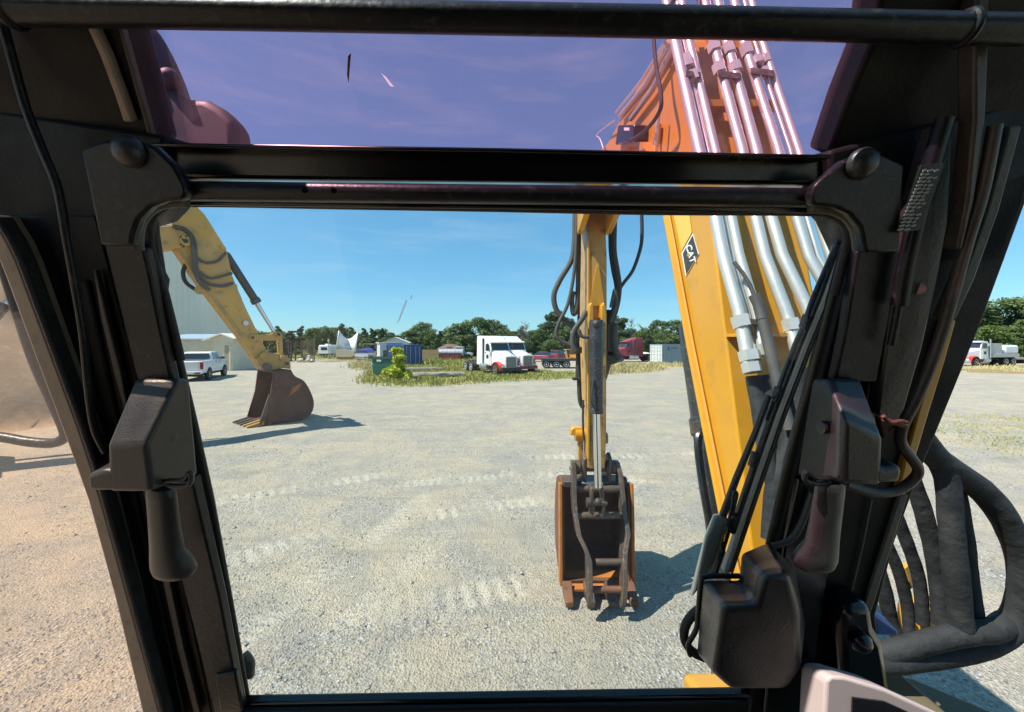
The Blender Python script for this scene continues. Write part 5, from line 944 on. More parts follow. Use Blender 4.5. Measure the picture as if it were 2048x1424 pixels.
# ------------------------------------------------------------------ bucket and thumb
zp_ = -1.47
bpin = MB().cyl(A(1150, 934, 4.92), A(1233, 934, 4.92), .055, 16).build('bucket_pin', M['rust'], X1); mb = MB(); [mb.cyl(A(x, 934, 4.92), A(x+9, 934, 4.92), .085, 16) for x in (1150, 1162, 1211, 1222)]; mb.build('bushing', M['steel_worn'], bpin)
def BK(X, Y, zr): return BX(X, Y + .24*max(0, min(1, (-1.75 - zr)/1.1)), zr)
bl, br = (1130-CX)/F*4.75, (1258-CX)/F*4.75
bpf = [(4.50, -2.86), (4.70, -2.92), (5.02, -2.93), (5.32, -2.78), (5.50, -2.45), (5.50, -2.1), (5.36, -1.82), (5.16, -1.72), (5.0, -1.74)]
inn = [(4.50, -2.83), (4.71, -2.885), (5.0, -2.89), (5.29, -2.75), (5.46, -2.44), (5.46, -2.11), (5.33, -1.86), (5.15, -1.765), (5.0, -1.785)]
bkt = MB().prism([BK(bl, y, z) for y, z in bpf + inn[::-1]], (br - bl, 0, 0)).build('bucket_shell', M['rust'], X1)
sd2 = [(4.52, -2.86), (4.70, -2.92), (5.02, -2.93), (5.32, -2.78), (5.50, -2.45), (5.50, -2.1), (5.36, -1.82), (5.16, -1.72), (4.95, -1.68), (4.80, -1.80), (4.70, -2.1), (4.62, -2.5)]
for x in (bl - .03, br): MB().prism([BK(x, y, z) for y, z in sd2], (.03, 0, 0)).build('side_plate', M['rust'], bkt, bevel=.006)
for x in (bl - .065, br + .03): MB().prism([BK(x, y, z) for y, z in ((4.46, -2.88), (4.62, -2.9), (4.72, -2.45), (4.82, -2.0), (4.90, -1.72), (4.78, -1.70), (4.68, -2.05), (4.58, -2.45))], (.035, 0, 0)).build('side_cutter', M['orange_rust'], bkt, bevel=.006)
MB().prism([BK(bl, y, z) for y, z in ((4.40, -2.90), (4.74, -2.875), (4.74, -2.85), (4.40, -2.875))], (br - bl, 0, 0)).build('cutting_edge', M['orange_rust'], bkt)
for k in range(4):
    x = bl + (br - bl) * (.02 + .32*k); MB().loft([[BK(x-.055, 4.46, -2.93), BK(x+.055, 4.46, -2.93), BK(x+.055, 4.46, -2.80), BK(x-.055, 4.46, -2.80)], [BK(x-.045, 4.22, -2.97), BK(x+.045, 4.22, -2.97), BK(x+.045, 4.22, -2.91), BK(x-.045, 4.22, -2.91)]]).build('tooth', M['rust'] if k % 3 == 0 else M['steel_worn'], bkt, bevel=.01)
for x in ((1165-CX)/F*4.9, (1214-CX)/F*4.9): MB().prism([BX(x, y, z) for y, z in ((4.82, -1.42), (4.92, -1.36), (5.02, -1.42), (5.40, -1.62), (5.42, -1.80), (5.2, -1.76), (4.86, -1.78))], (.045, 0, 0)).build('hinge_ear', M['steel_worn'], bkt, bevel=.01)
MB().prism([BX(bl, y, z) for y, z in ((4.86, -1.70), (5.05, -1.70), (5.05, -1.78), (4.86, -1.78))], (br - bl, 0, 0)).build('top_bar', M['steel_worn'], bkt, bevel=.01)
MB().cyl(A(1163, 967, 4.85), A(1205, 967, 4.85), .022, 10).build('cross_pin', M['chrome'], bkt)
M['hole'] = mat('bright_hole_edge', (.45, .42, .36), .9)
# thumb: two bent fingers with cross tubes
def finger(pts, name='thumb_finger', wd=.05):
    rings = []; wv = Vector((1, 0, 0)) * wd/2
    L_, R_ = [], []
    return MB()
def fing(path, wd):
    """path of (px, py, Y, half depth): a flat plate bar"""
    rings = []
    for x, y, Y, hd in path:
        c = A(x, y, Y); rings.append([c + Vector((-wd/2, -hd, 0)), c + Vector((wd/2, -hd, 0)), c + Vector((wd/2, hd, 0)), c + Vector((-wd/2, hd, 0))])
    return MB().loft(rings)
th = fing([(1146, 922, 4.85, .05), (1147, 945, 4.85, .09), (1147, 990, 4.78, .10), (1149, 1020, 4.70, .09), (1156, 1065, 4.58, .09), (1169, 1092, 4.50, .09), (1177, 1115, 4.45, .09), (1178, 1160, 4.36, .09), (1179, 1200, 4.30, .06), (1179, 1216, 4.28, .02)], .052).build('thumb_finger', M['steel_worn'], X1, bevel=.006)
fing([(1233, 922, 4.90, .05), (1238, 945, 4.88, .09), (1243, 990, 4.80, .10), (1245, 1020, 4.72, .09), (1253, 1062, 4.60, .09), (1247, 1092, 4.52, .09), (1246, 1120, 4.46, .09), (1247, 1160, 4.38, .09), (1246, 1200, 4.32, .06), (1244, 1214, 4.30, .02)], .052).build('thumb_finger', M['steel_worn'], X1, bevel=.006)
thc = MB().cyl(A(1191, 1124, 4.46), A(1243, 1124, 4.46), .036, 14).build('thumb_crossbar', M['steel_worn'], X1); MB().cyl(A(1182, 1179, 4.36), A(1246, 1179, 4.36), .036, 14).build('thumb_crossbar', M['rust'], X1); MB().cyl(A(1155, 1031, 4.68), A(1250, 1031, 4.68), .040, 14).build('thumb_crossbar', M['steel_worn'], X1); MB().cyl(A(1150, 978, 4.82), A(1240, 978, 4.82), .045, 14).build('thumb_crossbar', M['steel_worn'], X1)
for xa in (1184, 1205): MB().prism([A(x, y, 4.50) for x, y in ((xa-3, 978), (xa+2, 976), (xa+5, 1000), (xa+6, 1020), (xa+2, 1036), (xa-4, 1036), (xa, 1012))], (0, .12, 0)).build('rod_clevis', M['steel_worn'], thc, bevel=.006)
MB().cyl(A(1175, 1006, 4.52), A(1214, 1006, 4.52), .032, 12).build('clevis_pin', M['steel_worn'], thc); MB().ball(A(1196, 1004, 4.46), .045).build('rod_eye', M['dark_metal'], thc); MB().cyl(A(1173, 1005, 4.52), A(1181, 1005, 4.52), .055, 12).build('pin_collar', M['dark_metal'], thc)
MB().cyl(A(1138, 936, 4.85), A(1146, 936, 4.85), .025, 8).build('pin_bolt', M['alu'], bpin)
# ------------------------------------------------------------------ cab: windscreen plane leans back, roof light above it
WN = Vector((0, 1, .26)).normalized(); WP = CAM + Vector((0, .5956, 0))
SN = Vector((0, 1, .80)).normalized(); SP = CAM + Vector((0, .768, 0))
def W(x, y, off=0): return onplane(x, y, WP + WN*off, WN)          # off > 0 is outside the cab
def S(x, y, off=0): return onplane(x, y, SP + SN*off, SN)
def slab(name, pix, off, thick, m, parent=X1, fn=None, bevel=.003, seg=2):
    fn = fn or W; nn = WN if fn is W else SN
    return MB().prism([fn(x, y, off) for x, y in pix], nn*thick).build(name, M[m], parent, bevel=bevel, seg=seg)
def strip(name, left, right, off, thick, m, parent=X1, fn=None, bevel=.003): return slab(name, left + right[::-1], off, thick, m, parent, fn, bevel)
def wt(name, pts, rpx, off, m, parent=X1, n=10, sub=6, fn=None):
    fn = fn or W; P = [fn(x, y, off) for x, y in pts]; r = rpx/F*(sum((p-CAM).y for p in P)/len(P)); return MB().tube(cr(P, sub) if sub else P, r, n).build(name, M[m], parent)
# ---- left pillar
E0 = [(-60, 430), (-20, 480), (10, 553), (70, 715), (133, 883), (175, 1000), (230, 1200), (285, 1430), (300, 1500)]
E1 = [(-20, 430), (12, 480), (32, 521), (95, 690), (155, 851), (183, 935), (235, 1120), (320, 1430), (338, 1500)]
E2 = [(190, 430), (215, 520), (235, 600), (262, 700), (300, 860), (335, 1000), (375, 1200), (425, 1430), (440, 1500)]
E3 = [(300, 440), (306, 490), (322, 560), (352, 680), (392, 850), (425, 1000), (462, 1200), (503, 1430), (518, 1500)]
strip('pillar_trim', E0, E1, -.035, .075, 'trim_lit'); strip('pillar', E1, E2, -.004, .07, 'trim_dark')
strip('window_frame', E2, [(x - 26, y) for x, y in E3], -.012, .02, 'trim_dark'); strip('seal_rail', [(x - 26, y) for x, y in E3][1:], E3[1:], .0, .007, 'olive')
strip('pillar_lip', [(x - 2, y) for x, y in E1], [(x + 9, y) for x, y in E1], -.040, .02, 'seal')
wt('trim_cord', [(8, 55), (28, 130), (52, 215), (85, 300), (115, 375), (132, 470), (150, 570), (166, 670), (178, 790), (190, 860), (212, 905)], 7, -.045, 'frame_grey')
strip('guide_rail', [(150, 560), (190, 760), (232, 960), (290, 1200), (345, 1430)], [(172, 560), (215, 760), (262, 960), (318, 1200), (368, 1430)], -.010, .012, 'trim_dark')
strip('gap_light_strip', [(186, 540), (202, 640), (226, 740), (242, 800), (285, 980), (318, 1130), (352, 1290), (388, 1430)], [(190, 540), (214, 640), (240, 740), (252, 800), (296, 980), (332, 1130), (366, 1290), (400, 1430)], -.014, .008, 'trim')  # brown strip stands for light showing through the pillar gap
slab('frame_plate', [(204, 482), (262, 480), (288, 498), (298, 540), (322, 660), (345, 765), (352, 800), (285, 800), (268, 745), (238, 620)], -.030, .016, 'frame_grey', bevel=.004)
strip('frame_plate', [(300, 960), (342, 1080), (372, 1200), (430, 1430), (445, 1500)], [(385, 960), (412, 1080), (440, 1200), (484, 1430), (498, 1500)], -.030, .018, 'frame_grey')
slab('frame_foot', [(428, 1352), (470, 1345), (485, 1424), (440, 1424)], -.036, .010, 'frame_grey'); 
# ---- upper left mass
slab('pillar_head', [(-140, 200), (330, 270), (318, 410), (290, 440), (190, 470), (30, 521), (-20, 490), (-140, 470)], -.002, .06, 'trim_dark', bevel=.006)
slab('roof_side', [(-200, -140), (215, -140), (246, 60), (312, 292), (170, 330), (-200, 330)], -.01, .05, 'trim_dark', fn=S, bevel=.006)
strip('roof_trim', [(150, -20), (168, 45), (198, 110), (228, 190), (246, 245)], [(170, -20), (186, 45), (216, 110), (246, 190), (266, 245)], -.022, .012, 'trim_lit', fn=S)
strip('roof_trim', [(215, -30), (236, 60), (268, 175), (300, 288)], [(222, -30), (243, 60), (276, 175), (308, 288)], -.016, .01, 'olive', fn=S)
# ---- header and cross tube
hd = slab('header', [(180, 286), (1780, 314), (1780, 372), (180, 356)], .012, .05, 'black_paint', bevel=.006)
strip('header_lip', [(300, 284), (1000, 295), (1665, 309)], [(300, 293), (1000, 303), (1665, 317)], -.016, .04, 'black_paint', hd, bevel=.004)
ct = slab('cross_tube', [(330, 359), (1650, 374), (1650, 413), (330, 400)], -.046, .038, 'frame_grey', bevel=.011, seg=4)
for x in (609, 667): MB().cyl(W(x, 381, -.0455), W(x, 381, -.048), .0035, 10).build('rivet', M['black_paint'], ct)
strip('lower_lip', [(310, 399), (1000, 405), (1640, 412)], [(310, 410), (1000, 418), (1640, 427)], -.022, .035, 'black_paint', bevel=.003)
for s, pts, bolt in ((0, [(160, 300), (205, 280), (262, 277), (308, 292), (348, 330), (370, 372), (372, 388), (364, 400), (330, 402), (300, 414), (276, 438), (264, 470), (262, 492), (200, 492)], (262, 304)),
                     (1, [(1810, 330), (1770, 312), (1712, 312), (1688, 320), (1632, 368), (1622, 390), (1626, 410), (1670, 414), (1700, 428), (1722, 456), (1730, 500), (1732, 505), (1800, 505)], (1722, 328))):
    cp = slab('corner_plate', pts, -.060, .014, 'frame_grey', bevel=.004); b = W(*bolt, -.060); r = 30/F*(b-CAM).y
    MB().lathe(b, b - WN*.016, [(0, r), (.3, r), (.7, r*.8), (1, r*.35)], 22).build('dome_bolt', M['plastic'], cp)
# rubber round the glass
wt('glass_seal', [(1005, 416), (700, 411), (380, 406), (330, 414), (306, 436), (300, 470), (308, 520), (330, 590), (362, 720)], 8, -.012, 'seal', sub=6)
wt('corner_gasket', [(372, 404), (330, 406), (300, 420), (280, 446), (274, 476), (276, 500)], 11, -.040, 'olive')
slab('gasket_flap', [(300, 430), (318, 408), (326, 410), (308, 436), (310, 470), (322, 545), (330, 560), (325, 600), (312, 560), (300, 500)], -.010, .01, 'seal')
wt('glass_seal', [(1000, 416), (1300, 422), (1600, 424), (1660, 430), (1690, 452), (1694, 486), (1684, 530), (1668, 590)], 8, -.012, 'seal'); wt('corner_gasket', [(1622, 416), (1660, 418), (1692, 432), (1712, 460), (1718, 500)], 11, -.040, 'olive')
# ---- bottom rail
slab('bottom_rail', [(440, 1409), (1500, 1392), (1500, 1412), (440, 1430)], -.018, .018, 'black_paint', bevel=.004); slab('bottom_seal', [(440, 1426), (1500, 1409), (1500, 1520), (440, 1520)], -.03, .01, 'trim_dark')
wt('side_lamp', [(488, 1310), (500, 1326), (500, 1350)], 9, .03, 'plastic', sub=3)
# ---- right pillar
R3 = [(1697, 480), (1682, 520), (1650, 640), (1618, 765), (1566, 952), (1535, 1085), (1500, 1260), (1478, 1430), (1470, 1500)]
R2 = [(1740, 480), (1722, 520), (1690, 640), (1658, 765), (1605, 952), (1580, 1085), (1556, 1260), (1540, 1430), (1530, 1500)]
R0 = [(2080, 330), (2010, 520), (1960, 655), (1915, 765), (1838, 952), (1790, 1085), (1752, 1230), (1766, 1370), (1800, 1500)]
strip('seal_rail', R3, [(x + 22, y) for x, y in R3], .0, .007, 'olive'); strip('window_frame', [(x + 22, y) for x, y in R3], R2, -.012, .03, 'trim_dark')
strip('pillar', R2, R0, -.002, .05, 'trim_dark')
slab('pillar_head', [(1660, 300), (2240, 150), (2240, 380), (2060, 370), (2010, 530), (1730, 530), (1690, 440), (1660, 410)], -.002, .06, 'trim_dark', bevel=.006)
slab('roof_side', [(1780, -140), (1746, 80), (1700, 190), (1656, 312), (1800, 350), (2300, 360), (2300, -140)], -.01, .05, 'trim_dark', fn=S, bevel=.006)
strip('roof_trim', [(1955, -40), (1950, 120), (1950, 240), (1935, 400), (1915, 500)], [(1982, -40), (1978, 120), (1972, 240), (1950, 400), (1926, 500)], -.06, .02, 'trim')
slab('frame_plate', [(1716, 500), (1800, 496), (1795, 560), (1772, 680), (1755, 765), (1668, 765), (1690, 660)], -.030, .016, 'frame_grey', bevel=.004)
strip('frame_plate', [(1598, 960), (1572, 1085), (1545, 1260), (1528, 1430)], [(1690, 960), (1668, 1085), (1640, 1260), (1620, 1430)], -.022, .014, 'black_paint')
rail = strip('slide_rail', [(1872, 250), (1842, 350), (1815, 450), (1790, 560), (1772, 700), (1755, 830)], [(1905, 240), (1902, 350), (1896, 450), (1876, 560), (1844, 700), (1800, 850)], -.030, .02, 'trim')
MB().cyl(W(1838, 578, -.0305), W(1838, 578, -.033), .007, 14).build('hole', M['trim'], rail)
st = wt('gas_strut', [(1890, 236), (1862, 330), (1835, 430), (1810, 540), (1798, 610)], 15, -.046, 'frame_grey', n=16); wt('strut_rod', [(1798, 605), (1790, 650), (1782, 690)], 7, -.046, 'frame_grey')
M['print_grey'] = mat('worn_white_print', (.32, .30, .29), .6)
# printed warning text on the strut (too small to read)
mb = MB(); rl = random.Random(4)
for k in range(17):
    t_ = k/16; cx, cy = 1866 - 50*t_, 340 + 118*t_; n_ = rl.choice((2, 3, 3, 4)); xx = cx - 20
    for j in range(n_):
        wd_ = rl.uniform(5, 13)
        if xx + wd_ > cx + 22: break
        mb.prism([W(xx, cy, -.068), W(xx + wd_, cy - 2.2, -.068), W(xx + wd_, cy + 1.5, -.068), W(xx, cy + 3.7, -.068)], WN*.001); xx += wd_ + 2.5
lb = strip('strut_label', [(1842, 330), (1820, 400), (1796, 465)], [(1890, 325), (1866, 395), (1840, 460)], -.0665, .003, 'frame_grey', st, bevel=.0005); mb.build('label_print', M['print_grey'], lb)
strip('outer_rail', [(2020, 250), (1975, 420), (1925, 560), (1890, 640)], [(2046, 250), (2000, 420), (1950, 560), (1912, 640)], -.034, .02, 'olive')
strip('yellow_strip', [(1890, 640), (1868, 720), (1835, 830), (1808, 930), (1796, 990)], [(1914, 640), (1892, 720), (1858, 830), (1828, 930), (1812, 990)], -.012, .012, 'yellow')  # narrow yellow strips down the right pillar
strip('yellow_strip', [(1752, 740), (1744, 800), (1740, 840)], [(1764, 720), (1762, 800), (1756, 850)], -.012, .012, 'yellow_dusty')
wt('cable', [(1990, 250), (1965, 380), (1935, 480), (1902, 600), (1872, 700), (1836, 790), (1806, 850), (1802, 885), (1822, 915), (1836, 938), (1826, 960), (1790, 982), (1745, 984), (1690, 968)], 10, -.055, 'trim')
cl = wt('cable_tie', [(1768, 838), (1790, 846), (1812, 852)], 5, -.07, 'rust'); wt('cable_tie', [(1766, 832), (1780, 845), (1800, 842), (1813, 845)], 4, -.075, 'rust'); slab('rust_bracket', [(1756, 832), (1802, 846), (1770, 880)], -.050, .01, 'rust')
strip('rail_line', [(1742, 1000), (1722, 1100), (1690, 1230), (1640, 1430)], [(1747, 1000), (1727, 1100), (1695, 1230), (1645, 1430)], -.008, .004, 'olive')
strip('outer_rail', [(1800, 990), (1760, 1110), (1722, 1230)], [(1818, 990), (1780, 1110), (1742, 1230)], -.010, .006, 'olive')
slab('lower_bracket', [(1690, 1222), (1745, 1215), (1752, 1260), (1770, 1290), (1790, 1424), (1690, 1424), (1680, 1260)], -.05, .05, 'black_paint', bevel=.012); b = W(1716, 1278, -.052); MB().lathe(b, b - WN*.02, [(0, .016), (.4, .017), (.8, .012), (1, .005)], 16).build('bolt', M['black_paint'], X1)
M['blue_tab'] = mat('blue_sheet', (.05, .12, .30), .5); slab('blue_tab', [(1748, 1230), (1796, 1262), (1796, 1272), (1754, 1270)], .02, .03, 'blue_tab')
# ---- latch housings and handles
def latch(prR, prL, tab, button, name='latch_housing'):
    rings = [[W(x, y, o) for x, y, o in prL], [W(x, y, o) for x, y, o in prR]]
    h = MB().loft(rings).build(name, M['plastic'], X1, bevel=.006, seg=4); slab('catch', tab, -.100, .045, 'plastic', h, bevel=.006, seg=3); c = W(*button); return h
hl = latch([(380, 757, -.02), (356, 757, -.04), (292, 890, -.10), (303, 984, -.10), (398, 950, -.02)], [(300, 757, -.02), (268, 757, -.04), (214, 890, -.10), (217, 984, -.10), (300, 950, -.02)], [(230, 945), (205, 940), (172, 950), (174, 978), (190, 983), (235, 983)], (341, 828, -.06))
hr_ = latch([(1700, 757, -.02), (1722, 757, -.04), (1766, 880, -.10), (1764, 970, -.10), (1690, 955, -.02)], [(1622, 757, -.02), (1660, 757, -.04), (1690, 840, -.10), (1688, 966, -.10), (1592, 950, -.02)], [(1750, 930), (1770, 940), (1802, 932), (1806, 945), (1800, 966), (1750, 968)], (1640, 815, -.06))
def button(h, a, b, c, f=.5):
    """small round cap on the housing's window-side face"""
    n = (b - a).cross(c - a).normalized(); n = n if n.dot(CAM - a) > 0 else -n; p = a + (b-a)*.45 + (c-a)*f*.6; p = p - n*.003; MB().lathe(p - n*.002, p + n*.003, [(0, .0095), (.8, .0095), (1, .006)], 18).build('screw_cap', M['plastic'], h)
button(hl, W(380, 757, -.02), W(292, 890, -.10), W(398, 950, -.02)); button(hr_, W(1622, 757, -.02), W(1690, 840, -.10), W(1592, 950, -.02))
def grip(a, b, s, o=-.075):
    """flared plastic handle: oval rings along the axis, the flare leaning to one side"""
    A_, B_ = W(*a, o), W(*b, o); sc = (A_ - CAM).y / F; prof = [(0, 22, 0), (.03, 27, 0), (.10, 28, 0), (.45, 30, 1), (.68, 33, 3), (.80, 41, 10), (.90, 45, 14), (.96, 41, 13), (1.0, 26, 11)]; rings = []
    ax = (B_ - A_).normalized(); u = Vector((1, 0, 0)); u = (u - ax*u.dot(ax)).normalized(); v = ax.cross(u)
    for t_, r, sh in prof:
        c = A_.lerp(B_, t_) + u*s*sh*sc; rings.append([c + (u*math.cos(q)*r + v*math.sin(q)*r*.62)*sc for q in [2*math.pi*k/24 for k in range(24)]])
    return MB().loft(rings).build('handle', M['plastic'], X1)
g1 = grip((322, 975), (336, 1148), 1); g2 = grip((1662, 962), (1640, 1134), -1)
for g, pts in ((g1, [(305, 972), (333, 962), (365, 960), (381, 945), (378, 970), (345, 972), (333, 965)]), (g2, [(1690, 966), (1664, 956), (1632, 956), (1612, 944), (1612, 962), (1640, 968), (1660, 962)])): wt('clip', pts, 5, -.08, 'plastic_black', g, n=8)
# ---- roof rod
rod = MB().tube([U(-60, 17, .43), U(20, 20, .43), U(700, 32, .43), U(1400, 45, .43), U(1935, 57, .43), U(2060, 60, .43)], .0148, 18).build('roof_rod', M['frame_grey'], X1)
for x, y in ((22, 20), (1930, 56)): MB().ring(U(x, y, .43), (1, 0, 0), .015, .004, 20, 8).build('rod_collar', M['frame_grey'], rod)
# ---- wiper, motor cover
wm = MB().loft([[W(x, y, -.12) for x, y in ((1446, 1214), (1512, 1213), (1528, 1152), (1582, 1150), (1600, 1230), (1600, 1340), (1570, 1378), (1460, 1378), (1426, 1345))], [W(x, y, -.02) for x, y in ((1404, 1158), (1478, 1158), (1480, 1106), (1534, 1082), (1588, 1128), (1612, 1240), (1590, 1350), (1450, 1350), (1392, 1306))]]).build('wiper_motor_cover', M['plastic_black'], X1, bevel=.009, seg=5)
b = W(1418, 1185, -.06)
wt('cover_flange', [(1480, 1152), (1412, 1153), (1402, 1165), (1396, 1230), (1392, 1260), (1376, 1290), (1380, 1310)], 5, -.018, 'plastic_black', wm)
mb = MB(); c = W(1440, 1262, .0); mb.ring(c, WN, .066, .008, 40, 10); mb.build('motor_seal', M['rubber'], wm)
wp_ = slab('wiper_arm', [(1384, 1196), (1388, 1180), (1414, 1078), (1432, 1036), (1448, 1034), (1462, 1044), (1448, 1080), (1414, 1156), (1408, 1168)], .022, .012, 'zinc_dull' if 'zinc_dull' in M else 'olive', bevel=.003)
M['arm_grey'] = mat('grey_green_blade', (.55, .58, .52), .5); M['arm_plate'] = mat('grey_green_wiper_arm', (.20, .215, .19), .5); wp_.data.materials[0] = M['arm_plate']
strip('wiper_arm_bar', [(1440, 1040), (1470, 960), (1508, 870), (1538, 790)], [(1452, 1044), (1480, 964), (1516, 874), (1546, 794)], .024, .010, 'black_paint', wp_)
a, b2 = W(1426, 1150, .020), W(1456, 1050, .020); ax = (b2-a); pts = []
uu = Vector((1, 0, 0)); uu = (uu - ax.normalized()*uu.dot(ax.normalized())).normalized(); vv = ax.normalized().cross(uu)
for k in range(22*8+1): q = 2*math.pi*k/8; pts.append(a + ax*(k/(22*8)) + (uu*math.cos(q) + vv*math.sin(q))*.006)
MB().tube(pts, .0016, 5).build('spring', M['black_paint'], wp_); wt('spring_hook', [(1456, 1050), (1464, 1010), (1468, 985), (1474, 990), (1464, 1030)], 3, .020, 'black_paint', wp_)
BL = [(1692, 486), (1655, 590), (1610, 700), (1560, 830), (1515, 960), (1478, 1070), (1452, 1148)]
bld = strip('wiper_blade', [(x - 4, y) for x, y in BL], [(x + 9, y) for x, y in BL], .018, .014, 'arm_grey'); strip('blade_rubber', [(x + 10, y) for x, y in BL], [(x + 15, y) for x, y in BL], .012, .02, 'rubber', bld); strip('blade_frame', [(x - 16, y) for x, y in BL[:6]], [(x - 5, y) for x, y in BL[:6]], .022, .012, 'black_paint', bld); strip('blade_glint', [(x + 2, y) for x, y in BL], [(x + 4, y) for x, y in BL], .0165, .004, 'arm_grey', bld)
for t_ in (.25, .45, .62, .8):
    k = t_*6; i = int(k); f = k - i; x = BL[i][0]*(1-f) + BL[i+1][0]*f - 22; y = BL[i][1]*(1-f) + BL[i+1][1]*f; slab('blade_claw', [(x - 4, y + 14), (x + 6, y - 16), (x + 14, y - 14), (x + 6, y + 16)], .02, .014, 'black_paint', bld)
wt('blade_yoke', [(1682, 470), (1655, 530), (1625, 600), (1608, 650), (1590, 690), (1560, 770), (1535, 840)], 5, .028, 'black_paint', bld, n=8)
wt('motor_wire', [(1545, 1092), (1570, 1085), (1592, 1068), (1610, 1030), (1625, 985)], 6, -.03, 'hose')
# ---- glass
wg = slab('windscreen', [(250, 380), (1720, 390), (1600, 980), (1500, 1415), (480, 1425), (390, 1000), (290, 560)], .008, .004, 'yellow', bevel=0); M['glass'] = glass('windscreen_glass', (.955, .97, .965), .55, (.010, (.95, .97, 1))); wg.data.materials[0] = M['glass']
sg = slab('roof_light', [(180, -160), (1830, -160), (1760, 60), (1660, 330), (300, 330), (230, 60)], .020, .006, 'yellow', fn=S, bevel=0); M['glass_purple'] = glass('purple_tinted_roof_light', (.96, .70, .79), .5, (.02, (.95, .52, .62))); sg.data.materials[0] = M['glass_purple']
M['glass_side'] = glass('warm_tinted_door_glass', (.98, .88, .82), .35, (.03, (.95, .82, .74))); M['glass_right'] = glass('side_glass', (.93, .95, .93), .35, (.03, (.9, .9, .85)))
MB().prism([Vector((-.735, y_, CH + z_)) for y_, z_ in ((-.75, -.95), (.86, -.95), (.83, -.78), (.70, -.22), (.585, .147), (.54, .42), (-.75, .42))], (.006, 0, 0)).build('door_glass', M['glass_side'], X1); MB().bb(.716, .722, -.75, .55, CH - .95, CH + .42).build('side_glass', M['glass_right'], X1)
# specks and a dried streak on the glass
M['smear'] = glass('dried_dirt_smear', (.95, .97, .97), 0, (.55, (1, 1, 1))); slab('dirt_fleck', [(696, 112), (702, 106), (699, 140), (697, 166), (694, 150)], .018, .0006, 'rust_dark', sg, fn=S, bevel=0); slab('dirt_fleck', [(762, 146), (772, 154), (788, 174), (780, 172)], .018, .0006, 'smear', sg, fn=S, bevel=0)
slab('dirt_fleck', [(811, 600), (815, 601), (800, 640), (793, 648)], .0068, .0006, 'smear', wg, bevel=0); slab('dirt_fleck', [(822, 590), (825, 591), (823, 599), (820, 598)], .0068, .0006, 'smear', wg, bevel=0)
# ---- cab shell behind and above the viewer: roof, rear, floor, sill panels
M['liner'] = mat('dark_headliner', (.028, .027, .026), .9)
MB().bb(-.76, .75, -.80, .30, CH + .47, CH + .52).build('roof', M['liner'], X1, bevel=.02); MB().bb(-.76, .75, -.86, -.805, CH - 1.25, CH + .52).build('rear_wall', M['liner'], X1, bevel=.02); MB().bb(-.76, .75, -.80, .80, CH - 1.32, CH - 1.25).build('floor', M['rubber'], X1)
MB().bb(-.76, -.725, -.80, .62, CH - 1.25, CH - .90).build('door_panel', M['trim_dark'], X1); MB().bb(.71, .75, -.80, .62, CH - 1.25, CH - .90).build('side_panel', M['trim_dark'], X1)
for x in (-.76, .70): MB().bb(x, x + .05, -.80, .50, CH + .40, CH + .47).build('roof_beam', M['liner'], X1); MB().bb(x, x + .05, -.70, -.62, CH - .92, CH + .42).build('rear_post', M['liner'], X1)
MB().bb(-.24, .24, -.62, -.10, CH - .80, CH - .66).build('seat', M['rubber'], X1, bevel=.04, seg=3); MB().bb(-.24, .24, -.70, -.58, CH - .68, CH + .02).build('seat_back', M['rubber'], X1, bevel=.04, seg=3); MB().bb(-.16, .16, -.55, -.2, CH - 1.25, CH - .80).build('seat_base', M['dark_metal'], X1)
# ---- monitor
M['bezel'] = mat('pale_pinkish_plastic', (.50, .40, .38), .5, bump=.05, bscale=400); M['screen'] = mat('dark_screen', (.012, .011, .013), .12)
def mo(x, y, Y=.56): return U(x, y, Y)
mn = MB().prism([mo(x, y) for x, y in ((1652, 1362), (1662, 1352), (1690, 1354), (1770, 1378), (1880, 1428), (1960, 1480), (1940, 1640), (1640, 1620))], (0, .05, -.02)).build('monitor', M['bezel'], X1, bevel=.006, seg=4); MB().prism([mo(x, y, .5575) for x, y in ((1706, 1396), (1770, 1404), (1850, 1440), (1910, 1480), (1890, 1600), (1700, 1590))], (0, .003, 0)).build('screen', M['screen'], mn); MB().tube([mo(1790, 1560, .62), U(1780, 1560, .70)], .025, 12).build('monitor_arm', M['dark_metal'], mn)
# ---- outside mirror seen through the roof light, hand rail by the door
M['mirror_back'] = mat('brown_grey_mirror_shell', (.030, .024, .021), .55, col2=(.05, .04, .034), scale=14, amount=.8)
Ym = .80
mi = MB().prism([U(x, y, Ym) for x, y in ((300, 200), (318, 170), (345, 175), (372, 192), (410, 194), (442, 212), (468, 240), (473, 290), (440, 360), (330, 360), (300, 330))], (0, .06, 0)).build('mirror', M['mirror_back'], X1, bevel=.02, seg=4)
MB().tube(cr([U(x, y, Ym + .03) for x, y in ((150, -40), (235, 30), (280, 75), (308, 120), (330, 170), (350, 230))], 5), [.035]*11 + [.035]*15 if False else .036, 14).build('mirror_arm', M['mirror_back'], mi); MB().ball(U(340, 158, Ym), .020).build('mirror_joint', M['mirror_back'], mi); MB().ball(U(272, 62, Ym), .03).build('mirror_joint', M['mirror_back'], mi)
wt('grab_rail', [(-80, 868), (0, 874), (60, 884), (105, 886), (128, 876), (130, 858), (105, 800), (70, 720), (40, 630), (18, 560), (0, 500)], 10, .10, 'frame_grey', n=12)
